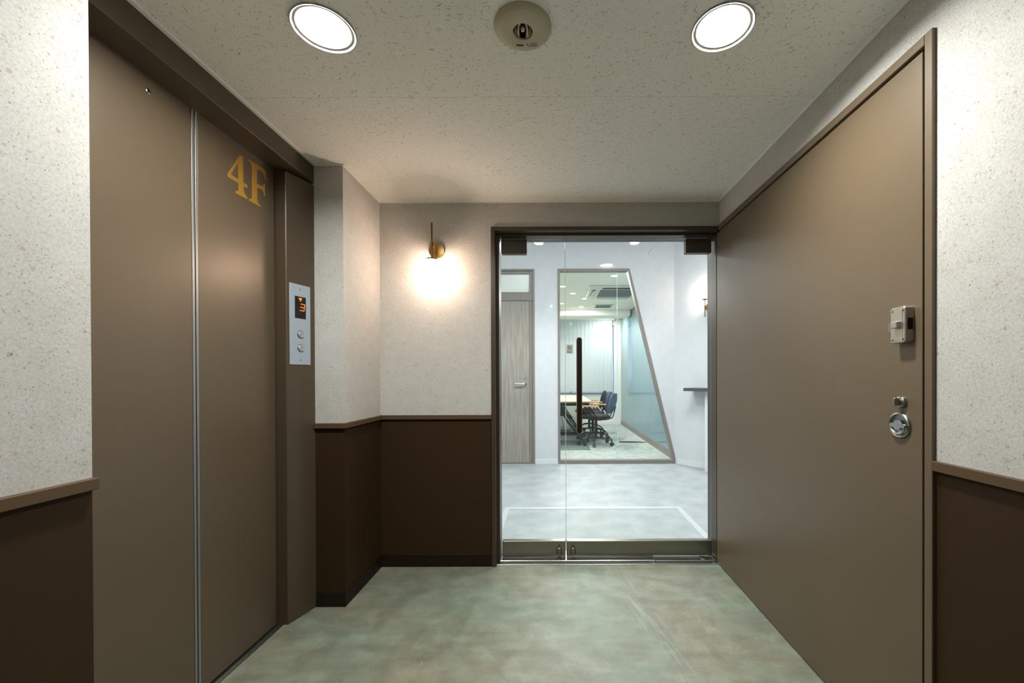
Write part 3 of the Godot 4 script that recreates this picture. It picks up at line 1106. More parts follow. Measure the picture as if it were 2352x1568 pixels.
# ---------------------------------------------------------------- a wall sconce: plate at the origin on a wall facing +z
func sconce(flip: bool, energy: float, tint: Color) -> Node3D:
	var root := Node3D.new()
	var body := root
	var s := -1.0 if flip else 1.0
	var m := Mesher.new()
	m.lathe(turned(Vector3.ZERO, Vector3.RIGHT, Vector3.BACK, Vector3.DOWN), [Vector2(0.0475, 0), Vector2(0.0475, 0.0100), Vector2(0.0462, 0.0118), Vector2(0.0440, 0.0122), Vector2(0, 0.0124)], 48)
	obj("wall_plate", m, M.brass, body)
	m = Mesher.new()
	m.tube([Vector3(0, 0.008 * s, 0.01), Vector3(0, 0.008 * s, 0.1075)], 0.0052, 12)
	obj("arm", m, M.brass, body)
	m = Mesher.new()
	m.tube([Vector3(0, 0.132 * s, 0.1075), Vector3(0, -0.075 * s, 0.1075)], 0.0050, 12)
	obj("rod", m, M.dark_brass, body)
	m = Mesher.new()
	m.tube([Vector3(0, 0.021 * s, 0.1075), Vector3(0, -0.004 * s, 0.1075)], 0.0078, 14)
	obj("collar", m, M.dark_brass, body)
	var up := turned(Vector3(0, -0.134 * s, 0.1075), Vector3.RIGHT, Vector3.UP * s, Vector3.BACK * s)
	m = Mesher.new()
	m.lathe(up, [Vector2(0.0392, 0.0465), Vector2(0.0392, 0.0485), Vector2(0.030, 0.0570), Vector2(0.012, 0.0615), Vector2(0.006, 0.0660), Vector2(0.0, 0.0660)], 40)
	obj("cap", m, M.brass, body)
	m = Mesher.new()
	m.lathe(up, [Vector2(0.0392, 0.0465), Vector2(0.0, 0.0465)], 40)
	obj("cap_underside", m, M.brass, body)
	m = Mesher.new()
	var prof := []
	for i in 25:
		var a := -PI / 2 + (PI * 0.5 + 0.86) * i / 24.0
		prof.append(Vector2(cos(a) * 0.061 if i > 0 else 0.0, sin(a) * 0.061))
	m.lathe(up, prof, 40, 1.0)
	obj("globe_shade", m, M.globe_glow, body)
	omni(body, up.origin, 0.020, tint, energy)
	return root


func downlight(x: float, d: float, label: String) -> void:
	var t := thing("ceiling_downlight", label, "downlight", Vector3(x, CEIL, -d), "recessed ceiling downlights of the hall")
	var m := Mesher.new()
	var I := Transform3D.IDENTITY
	m.lathe(I, [Vector2(0.0752, 0.0080), Vector2(0.0752, 0.0040), Vector2(0.0768, 0.0036), Vector2(0.0890, -0.0050), Vector2(0.0905, -0.0050), Vector2(0.0912, -0.0040), Vector2(0.0912, 0.0)], 56)
	obj("trim_ring", m, M.ring_grey, t)
	m = Mesher.new()
	m.lathe(I, [Vector2(0.0745, 0.034), Vector2(0.0745, 0.026), Vector2(0.0751, 0.0045)], 56)
	obj("reflector", m, M.white_trim, t)
	m = Mesher.new()
	m.lathe(I, [Vector2(0.0, 0.024), Vector2(0.0748, 0.024), Vector2(0.0748, 0.03), Vector2(0.0, 0.03)], 56)
	obj("light_diffuser", m, M.downlight_glow, t)
	area_light(t, Vector3(0, 0.0225, 0), 0.105, HALL_TINT, HALL_LIGHT)


func exit_sign(at: Vector3, turn: float, label: String) -> void:
	var t := thing("exit_sign", label, "exit sign", at, "")
	t.rotation.y = turn
	var m := Mesher.new()
	m.box(Vector3(-0.075, -0.075, -0.02), Vector3(0.075, 0.075, 0.0), 0.003)
	m.box(Vector3(-0.012, 0.074, -0.016), Vector3(0.012, 0.0985, -0.004))
	obj("housing", m, M.white_trim, t)
	m = Mesher.new()
	m.box(Vector3(-0.07, -0.07, 0.0), Vector3(0.07, 0.07, 0.001))
	obj("sign_face", m, M.sign_green, t)
	m = Mesher.new()
	m.box(Vector3(-0.012, -0.062, 0.001), Vector3(0.062, 0.062, 0.0015))
	obj("sign_doorway", m, M.sign_white, t)
	m = Mesher.new()
	var z := turned(Vector3(0, 0, 0.0015), Vector3.RIGHT, Vector3.UP, Vector3.BACK)
	m.extrude(z, circle(0.011, 20, Vector2(0.018, 0.044)), 0.0008)
	m.extrude(z, pairs([0.010, 0.030, 0.030, 0.028, 0.036, 0.004, 0.052, -0.022, 0.044, -0.028, 0.024, -0.004, 0.010, -0.024, 0.0, -0.052, -0.010, -0.048, 0.0, -0.016, 0.010, 0.004, 0.008, 0.016, -0.004, 0.008, -0.008, -0.008, -0.014, -0.006, -0.010, 0.014]), 0.0008)
	obj("sign_runner", m, M.sign_green, t)
	omni(t, Vector3(0, 0, 0.04), 0.02, Color(0.85, 1.0, 0.93), 0.004)


func hall_fittings() -> void:
	downlight(-0.697, 1.271, "round white downlight in the ceiling on the elevator's side")
	downlight(0.523, 1.271, "round white downlight in the ceiling on the steel door's side")
	# emergency light
	var t := thing("emergency_light", "cream disc emergency light with a small mirrored bulb well, between the downlights", "emergency light", Vector3(-0.088, CEIL, -1.266))
	var I := Transform3D.IDENTITY
	var m := Mesher.new()
	m.lathe(I, [Vector2(0.0300, 0.004), Vector2(0.0300, -0.0150), Vector2(0.0320, -0.0158), Vector2(0.070, -0.0125), Vector2(0.0815, -0.0095), Vector2(0.0870, -0.0045), Vector2(0.0875, 0.0)], 64, 0.7)
	obj("cover", m, M.cream, t)
	m = Mesher.new()
	var prof := []
	for i in 13:
		var a := PI / 2 * i / 12.0
		prof.append(Vector2(0.0302 * cos(a) if i < 12 else 0.0, -0.013 + 0.042 * sin(a)))
	prof.reverse()
	m.lathe(I, prof, 40, 1.0)
	obj("mirror_bowl", m, M.mirror, t)
	m = Mesher.new()
	m.tube([Vector3(0, 0.026, 0), Vector3(0, 0.004, 0)], 0.008, 16)
	obj("bulb_base", m, M.black_plastic, t)
	m = Mesher.new()
	prof = [Vector2(0.0, -0.0145), Vector2(0.004, -0.0135), Vector2(0.0065, -0.010), Vector2(0.0075, -0.004), Vector2(0.0065, 0.004), Vector2(0.006, 0.008)]
	m.lathe(I, prof, 20, 1.0)
	obj("small_bulb", m, M.bright_steel, t)
	# face pieces lie just under the cover's gentle cone
	var under := turned(Vector3(0, -0.0138, 0), Vector3.RIGHT, Vector3.FORWARD, Vector3.DOWN)
	under = turned(Vector3(0, -0.0132, 0), Vector3.RIGHT, Vector3.BACK, Vector3.DOWN)
	m = Mesher.new()
	m.extrude(turned(Vector3(-0.0125, -0.0136, -0.0525), Vector3.RIGHT, Vector3.BACK, Vector3.DOWN), rounded(0.024, 0.0065, 0.003), 0.0012)
	obj("test_slot", m, M.black_plastic, t)
	m = Mesher.new()
	m.box(Vector3(0.006, -0.0150, -0.0590), Vector3(0.044, -0.0136, -0.0435))
	var stk := obj("rating_label", m, M.sticker, t)
	m = Mesher.new()
	m.extrude(turned(Vector3(0.0105, -0.0149, -0.0490), Vector3.RIGHT, Vector3.BACK, Vector3.DOWN), circle(0.0038, 16), 0.0006)
	obj("label_mark", m, M.red_ink, stk)
	m = Mesher.new()
	for r in [[0.020, 0.036, 0.0455, 0.0010], [0.017, 0.042, 0.0492, 0.0016], [0.016, 0.042, 0.0530, 0.0010], [0.012, 0.036, 0.0565, 0.0016]]:
		var x: float = r[0]
		while x < r[1]:
			m.box(Vector3(x, -0.0154, -r[2] - r[3] / 2), Vector3(x + 0.0018, -0.0149, -r[2] + r[3] / 2))
			x += 0.0026
	obj("label_print", m, M.ink, stk)
	# sconce on the back wall
	var s := sconce(false, SCONCE_LIGHT, WARM_TINT)
	s.name = numbered("wall_sconce")
	s.position = Vector3(-0.702, 1.921, -DB)
	add_child(s)
	tag(s, "brass wall sconce with a hanging glass globe, beside the glass entrance", "wall lamp")
	exit_sign(Vector3(-0.02, 2.12, 0.40), PI, "green and white running man exit sign facing the glass entrance from inside the hall")


# ================================================================ the lobby behind the glass
func spotlight(x: float, d: float, label: String, e := 1.0) -> void:
	var t := thing("ceiling_spotlight", label, "spotlight", Vector3(x, LCEIL, -d), "hanging ceiling spotlights of the lobby")
	var m := Mesher.new()
	m.tube([Vector3(0, 0, 0), Vector3(0, -0.52, 0)], 0.008, 10)
	obj("stem", m, M.white_trim, t)
	m = Mesher.new()
	m.lathe(Transform3D.IDENTITY, [Vector2(0.0, -0.52), Vector2(0.046, -0.522), Vector2(0.048, -0.53), Vector2(0.048, -0.652), Vector2(0.043, -0.652), Vector2(0.043, -0.642)].duplicate(), 32)
	obj("housing", m, M.white_trim, t)
	m = Mesher.new()
	m.lathe(Transform3D.IDENTITY, [Vector2(0.0, -0.648), Vector2(0.043, -0.648), Vector2(0.043, -0.64), Vector2(0.0, -0.64)], 32)
	obj("light_lens", m, M.spot_glow, t)
	var l := SpotLight3D.new()
	l.name = "lamp_light"
	l.light_size = 0.035
	l.light_color = LOBBY_TINT
	l.light_energy = LOBBY_LIGHT * e
	l.spot_range = 14.0
	l.spot_attenuation = 2.0
	l.spot_angle = 78.0
	l.spot_angle_attenuation = 0.5
	l.shadow_enabled = true
	l.position = Vector3(0, -0.66, 0)
	l.rotation_degrees.x = -90
	t.add_child(l, true)


func lobby() -> void:
	var L: Material = M.lobby_wall
	tag(slab("floor", M.lobby_floor, null, -2.3, 3.4, -0.08, 0.0, 2.535, 4.224), "pale grey brushed lobby floor nearest the glass entrance", "floor", "", "structure")
	tag(slab("floor", M.lobby_floor, null, -2.3, 3.4, -0.08, 0.0, 4.2265, LOB + 0.1), "pale grey brushed lobby floor before the meeting room window", "floor", "", "structure")
	tag(slab("floor", M.mat_strip, null, -2.3, 3.4, -0.10, -0.0004, 4.2, 4.25), "thin sheet joint under the lobby floor", "floor", "", "structure")
	tag(slab("ceiling", M.white_panel, null, -2.3, 3.4, LCEIL, LCEIL + 0.1, 2.52, LOB + 0.12), "high white lobby ceiling", "ceiling", "", "structure")
	tag(slab("wall_left", L, null, -2.4, -2.2, 0.0, LCEIL, 2.69, LOB + 0.12), "white side wall of the lobby", "wall", "", "structure")
	tag(slab("wall_right", L, null, 3.3, 3.4, 0.0, LCEIL, 2.69, LOB + 0.12), "white end wall of the lobby beyond the counter", "wall", "", "structure")
	# far wall with a door opening and a slanted window opening
	var s := LOB / 950.0
	var px := func(x: float, y: float) -> Vector2: return Vector2((x - 1270.0) * s, EYE + (868.0 - y) * s)
	var wtl: Vector2 = px.call(1281.5, 618)
	var wtr: Vector2 = px.call(1446.5, 618)
	var wbr: Vector2 = px.call(1553.5, 1065)
	var dtr: Vector2 = px.call(1228.5, 618)
	var dl := dtr.x - 0.96
	var w := thing("wall_back", "white far wall of the lobby with the door and slanted window", "wall", Vector3.ZERO, "", "structure")
	var zt := turned(Vector3(0, 0, -LOB - 0.1), Vector3.RIGHT, Vector3.UP, Vector3.BACK)
	for poly in [
			[-2.3, 0.0, dl, 0.0, dl, LCEIL, -2.3, LCEIL],
			[dl, dtr.y, dtr.x, dtr.y, dtr.x, LCEIL, dl, LCEIL],
			[dtr.x, 0.0, wtl.x, 0.0, wtl.x, LCEIL, dtr.x, LCEIL],
			[wtl.x, wtl.y, wtr.x, wtr.y, wtr.x, LCEIL, wtl.x, LCEIL],
			[wtr.x, wtr.y, wbr.x, 0.0, 3.4, 0.0, 3.4, LCEIL, wtr.x, LCEIL]]:
		var m := Mesher.new()
		m.extrude(zt, pairs(poly), 0.1)
		obj("wall_panel", m, L, w)
	for r in [[dtr.x, wtl.x], [-2.2, dl]]:
		tag(slab("baseboard_back", M.white_panel, null, r[0] + 0.001, r[1] - 0.001, 0.0, 0.065, LOB - 0.006, LOB), "white skirting between the wood door and the slanted window" if r[0] > -1 else "white skirting of the far lobby wall beyond the wood door", "skirting", "", "structure")
	# wood door with a fanlight
	var T: Material = M.taupe_frame
	var dr := thing("door_4", "grey wood grain door with a fanlight and lever handle", "door", Vector3.ZERO, "", "structure")
	var fr := func(called: String, x0: float, x1: float, y0: float, y1: float, a := -0.012, b := 0.09) -> void: slab(called, T, dr, x0, x1, y0, y1, LOB + a, LOB + b, 0.002)
	var y_top := dtr.y
	var y1: float = px.call(0, 626).y
	var y2: float = px.call(0, 673.5).y
	var y3: float = px.call(0, 690).y
	fr.call("jamb", dtr.x - 0.027, dtr.x, 0.0, y_top)
	fr.call("jamb", dl, dl + 0.027, 0.0, y_top)
	fr.call("head", dl + 0.027, dtr.x - 0.027, y_top - 0.022, y_top)
	fr.call("transom", dl + 0.027, dtr.x - 0.027, y3, y2, 0.0, 0.08)
	fr.call("fanlight_stile", dtr.x - 0.072, dtr.x - 0.028, y2, y_top - 0.022, 0.01, 0.07)
	fr.call("fanlight_stile", dl + 0.028, dl + 0.072, y2, y_top - 0.022, 0.01, 0.07)
	fr.call("fanlight_rail", dl + 0.072, dtr.x - 0.072, y1 - 0.012, y_top - 0.022, 0.01, 0.07)
	fr.call("fanlight_rail", dl + 0.072, dtr.x - 0.072, y2, y2 + 0.018, 0.01, 0.07)
	fr.call("stop", dl + 0.028, dl + 0.075, 0.0, y3, 0.008, 0.07)
	fr.call("stop", dtr.x - 0.075, dtr.x - 0.028, 0.0, y3, 0.008, 0.07)
	slab("fanlight_pane", M.frosted_pane, dr, dl + 0.07, dtr.x - 0.07, y2 + 0.01, y_top - 0.03, LOB + 0.038, LOB + 0.044)
	var leaf := slab("leaf", M.grey_wood, dr, dl + 0.075, dtr.x - 0.076, 0.012, y3 - 0.004, LOB + 0.012, LOB + 0.052, 0.001)
	slab("threshold", T, dr, dl + 0.027, dtr.x - 0.027, 0.0, 0.008, LOB - 0.005, LOB + 0.09)
	var lp: Vector2 = px.call(1205, 881.5)
	var m := Mesher.new()
	var bz := turned(Vector3(lp.x, lp.y, -LOB - 0.012), Vector3.RIGHT, Vector3.BACK, Vector3.DOWN)
	m.lathe(bz, [Vector2(0.027, 0), Vector2(0.027, 0.006), Vector2(0.024, 0.009), Vector2(0.012, 0.010), Vector2(0.012, 0.045), Vector2(0.0, 0.046)], 28)
	m.tube([Vector3(lp.x, lp.y, -LOB + 0.03), Vector3(lp.x - 0.03, lp.y + 0.001, -LOB + 0.034), Vector3(lp.x - 0.128, lp.y + 0.003, -LOB + 0.034)], 0.0095, 10)
	obj("lever_handle", m, M.bright_steel, leaf)
	m = Mesher.new()
	bz.origin.y = px.call(0, 866.5).y
	m.lathe(bz, [Vector2(0.024, 0), Vector2(0.024, 0.006), Vector2(0.021, 0.009), Vector2(0.0, 0.0095)], 28)
	obj("lock_rose", m, M.bright_steel, leaf)
	# slanted window of the meeting room
	var fw := 0.031
	var win := thing("window_1", "tall meeting room window with a taupe frame and one slanted side", "window", Vector3.ZERO, "", "structure")
	var zw := turned(Vector3(0, 0, -LOB - 0.09), Vector3.RIGHT, Vector3.UP, Vector3.BACK)
	var slope := (wbr - wtr).normalized()
	var off := fw / absf(slope.y)
	var xat := func(y: float) -> float: return wtr.x + (wtr.y - y) / (wtr.y - wbr.y) * (wbr.x - wtr.x)
	for q in [["head", [wtl.x, wtl.y, wtr.x, wtr.y, xat.call(wtr.y - fw), wtr.y - fw, wtl.x, wtl.y - fw]],
			["stile", [wtl.x, 0.0, wtl.x + fw, 0.0, wtl.x + fw, wtl.y - fw, wtl.x, wtl.y - fw]],
			["sill_rail", [wtl.x + fw, 0.0, xat.call(0.0) - off, 0.0, xat.call(0.047) - off, 0.047, wtl.x + fw, 0.047]],
			["slanted_stile", [xat.call(0.0) - off, 0.0, xat.call(0.0), 0.0, xat.call(wtr.y - fw), wtr.y - fw, xat.call(wtr.y - fw) - off, wtr.y - fw]]]:
		m = Mesher.new()
		m.extrude(zw, pairs(q[1]), 0.10)
		obj(q[0], m, T, win)
	var gx: float = (1418.0 - 1270.0) * (LOB + 0.04) / 950.0
	var zg := turned(Vector3(0, 0, -LOB - 0.046), Vector3.RIGHT, Vector3.UP, Vector3.BACK)
	m = Mesher.new()
	m.extrude(zg, pairs([wtl.x + fw, 0.047, gx - 0.003, 0.047, gx - 0.003, wtl.y - fw, wtl.x + fw, wtl.y - fw]), 0.008)
	obj("pane", m, M.clear_glass, win)
	m = Mesher.new()
	m.extrude(zg, pairs([gx + 0.003, 0.047, xat.call(0.047) - off, 0.047, xat.call(wtr.y - fw) - off, wtr.y - fw, gx + 0.003, wtl.y - fw]), 0.008)
	obj("pane", m, M.clear_glass, win)
	m = Mesher.new()
	m.bd(gx - 0.003, gx + 0.003, 0.047, wtl.y - fw, LOB + 0.037, LOB + 0.047)
	obj("pane_joint", m, M.glass_edge, win)
	# angled wall
	var p0 := Vector2(1.655, 5.50)
	var dirn := Vector2(1.908 - 1.65, 5.208 - 5.49).normalized()
	var p1 := p0 + dirn * 2.2
	var nrm := Vector2(-0.738, -0.675)
	w = thing("wall_right", "white angled wall of the lobby behind the counter", "wall", Vector3.ZERO, "", "structure")
	var up := turned(Vector3.ZERO, Vector3.RIGHT, Vector3.FORWARD, Vector3.UP)
	m = Mesher.new()
	m.extrude(up, PackedVector2Array([p0, p1, p1 - nrm * 0.08, Vector2(p0.x + 0.2, LOB - 0.001), Vector2(p0.x - 0.03, LOB - 0.001)]), LCEIL)
	obj("wall_panel", m, L, w)
	m = Mesher.new()
	m.extrude(up, PackedVector2Array([p0, p0 + nrm * 0.006, p1 + nrm * 0.006, p1]), 0.065)
	tag(obj("baseboard_right", m, M.white_panel), "white skirting of the angled lobby wall", "skirting", "", "structure")
	# counter on the angled wall
	var k0 := Vector2(1.80, 5.326)
	var ct := thing("counter", "white counter with a slim dark top against the angled wall", "counter")
	m = Mesher.new()
	var a := k0 + nrm * 0.001
	m.extrude(turned(Vector3(0, 0.9785, 0), Vector3.RIGHT, Vector3.FORWARD, Vector3.UP), PackedVector2Array([a, a + nrm * 0.23, a + nrm * 0.23 + dirn * 1.3, a + dirn * 1.3]), 0.038, 0.002)
	obj("counter_top", m, M.counter_top, ct)
	m = Mesher.new()
	a = k0 + nrm * 0.007 + dirn * 0.235
	m.extrude(up, PackedVector2Array([a, a + nrm * 0.13, a + nrm * 0.13 + dirn * 1.0, a + dirn * 1.0]), 0.9784)
	obj("front_panel", m, M.white_panel, ct)
	# inverted sconce on the angled wall
	var sc := sconce(true, SCONCE_LIGHT * 1.1, WARM_TINT.lerp(Color.WHITE, 0.5))
	sc.name = numbered("wall_sconce")
	var ps := p0 + dirn * 0.445
	var yaw := atan2(nrm.x, -nrm.y)
	sc.position = Vector3(ps.x, 2.025, -ps.y)
	sc.rotation.y = yaw
	add_child(sc)
	tag(sc, "brass wall sconce with its globe on top, over the lobby counter", "wall lamp")
	# entrance mat recess: four pale strips and the mat
	var fm := thing("floor_mat", "flush grey entrance mat set in pale metal strips", "mat", Vector3.ZERO)
	slab("mat", M.mat_floor, fm, -0.384, 1.075, -0.001, 0.001, 2.75, 3.605)
	slab("edge_strip", M.mat_strip, fm, -0.43, 1.125, -0.001, 0.0045, 3.605, 3.665, 0.0015)
	slab("edge_strip", M.mat_strip, fm, 1.075, 1.125, -0.001, 0.0045, 2.75, 3.605, 0.0015)
	slab("edge_strip", M.mat_strip, fm, -0.43, -0.384, -0.001, 0.0045, 2.75, 3.605, 0.0015)
	# ceiling panels, hanging spots and a loose wire
	for q in [[-0.45, "square white ceiling light panel of the lobby above the narrow glass leaf"], [1.05, "square white ceiling light panel of the lobby above the wide glass leaf"]]:
		var lp2 := thing("ceiling_light_panel", q[1], "ceiling light", Vector3(q[0], LCEIL, -3.7), "ceiling light panels of the lobby")
		m = Mesher.new()
		m.box(Vector3(-0.24, -0.03, -0.24), Vector3(0.24, 0.0, 0.24), 0.004)
		obj("frame", m, M.white_trim, lp2)
		m = Mesher.new()
		m.box(Vector3(-0.22, -0.032, -0.22), Vector3(0.22, -0.029, 0.22))
		obj("light_diffuser", m, M.spot_glow, lp2)
		area_light(lp2, Vector3(0, -0.036, 0), 0.42, LOBBY_TINT, PANEL_LIGHT)
	spotlight(-0.136, 4.17, "hanging white spotlight over the entrance mat on the wood door's side")
	spotlight(0.825, 4.17, "hanging white spotlight over the entrance mat on the counter's side")
	spotlight(-1.30, 4.17, "hanging white spotlight deep in the lobby beyond the narrow leaf")
	spotlight(2.05, 3.70, "hanging white spotlight above the far end of the counter", 0.7)
	m = Mesher.new()
	var wd := 4.6
	var q2 := func(x: float, y: float) -> Vector3: return Vector3((x - 1270.0) * wd / 950.0, EYE + (868.0 - y) * wd / 950.0, -wd)
	m.tube([Vector3(q2.call(1560, 0).x, LCEIL, -wd), q2.call(1512, 556), q2.call(1503, 567), q2.call(1495, 576), q2.call(1492, 581), q2.call(1490.5, 586)], 0.004, 6)
	tag(obj("wire", m, M.grille), "thin loose grey wire hanging from the lobby ceiling", "wire")
	exit_sign(Vector3(0.37, 2.25, -2.705), PI, "green and white running man exit sign over the entrance on the lobby side")


# ================================================================ the meeting room
func chair(shell: Material, label: String) -> Node3D:
	# faces -x; origin on the floor under the post
	var t := thing("swivel_chair", label, "chair", Vector3.ZERO, "swivel chairs along the meeting table")
	var m := Mesher.new()
	m.extrude(turned(Vector3(-0.03, 0.455, 0), Vector3.RIGHT, Vector3.FORWARD, Vector3.UP), rounded(0.47, 0.46, 0.11, 6), 0.062, 0.022)
	obj("seat", m, M.seat_fabric, t)
	# backrest: cushion in front, shell behind, leaning back
	var lean := Basis(Vector3.BACK, 0.0).rotated(Vector3.BACK, -0.26)
	var bt := Transform3D(lean * Basis(Vector3.FORWARD, Vector3.UP, Vector3.LEFT), Vector3(0.285, 0.715, 0))
	m = Mesher.new()
	m.extrude(bt, rounded(0.45, 0.345, 0.13, 7), 0.036, 0.014)
	obj("backrest", m, M.seat_fabric, t)
	m = Mesher.new()
	var bs := bt
	bs.origin += lean * Vector3(0.016, 0, 0)
	m.extrude(bs, rounded(0.455, 0.35, 0.13, 7), 0.016, 0.004)
	obj("back_shell", m, shell, t)
	for s in [-1.0, 1.0]:
		m = Mesher.new()
		m.tube([Vector3(0.02, 0.45, 0.09 * s), Vector3(0.20, 0.445, 0.09 * s), Vector3(0.262, 0.46, 0.09 * s), Vector3(0.285, 0.51, 0.09 * s), Vector3(0.325, 0.66, 0.09 * s)], 0.010, 8)
		obj("back_stay", m, M.black_steel, t)
		m = Mesher.new()
		m.tube([Vector3(0.13, 0.44, 0.21 * s), Vector3(0.04, 0.56, 0.262 * s), Vector3(-0.055, 0.665, 0.268 * s)], 0.010, 8)
		m.tube([Vector3(0.06, 0.44, 0.21 * s), Vector3(-0.035, 0.57, 0.262 * s), Vector3(-0.115, 0.665, 0.268 * s)], 0.010, 8)
		obj("arm_stay", m, M.black_steel, t)
		m = Mesher.new()
		m.extrude(turned(Vector3(-0.005, 0.664, -0.268 * s), Vector3.RIGHT, Vector3.FORWARD, Vector3.UP), rounded(0.30, 0.042, 0.016, 4), 0.022, 0.005)
		obj("armrest", m, M.arm_wood, t)
	m = Mesher.new()
	m.tube([Vector3(0, 0.10, 0), Vector3(0, 0.46, 0)], 0.026, 12)
	m.box(Vector3(-0.10, 0.425, -0.09), Vector3(0.13, 0.456, 0.09), 0.006)
	obj("post", m, M.black_steel, t)
	for k in 5:
		var a := TAU * k / 5.0 + 0.1
		var d := Vector3(cos(a), 0, sin(a))
		m = Mesher.new()
		m.tube([Vector3(0, 0.215, 0), d * 0.13 + Vector3(0, 0.205, 0), d * 0.235 + Vector3(0, 0.16, 0), d * 0.285 + Vector3(0, 0.11, 0), d * 0.292 + Vector3(0, 0.066, 0)], 0.0125, 8)
		m.tube([Vector3(0, 0.125, 0), d * 0.17 + Vector3(0, 0.105, 0), d * 0.27 + Vector3(0, 0.095, 0)], 0.009, 8)
		var leg := obj("leg", m, M.black_steel, t)
		m = Mesher.new()
		var side := d.cross(Vector3.UP)
		for s in [-0.014, 0.014]:
			m.lathe(turned(d * 0.292 + Vector3(0, 0.032, 0) + side * (s - 0.009), d, side, d.cross(side)), [Vector2(0, 0), Vector2(0.028, 0.001), Vector2(0.032, 0.005), Vector2(0.032, 0.013), Vector2(0.028, 0.017), Vector2(0, 0.018)], 16)
		obj("caster", m, M.black_plastic, leg)
	return t


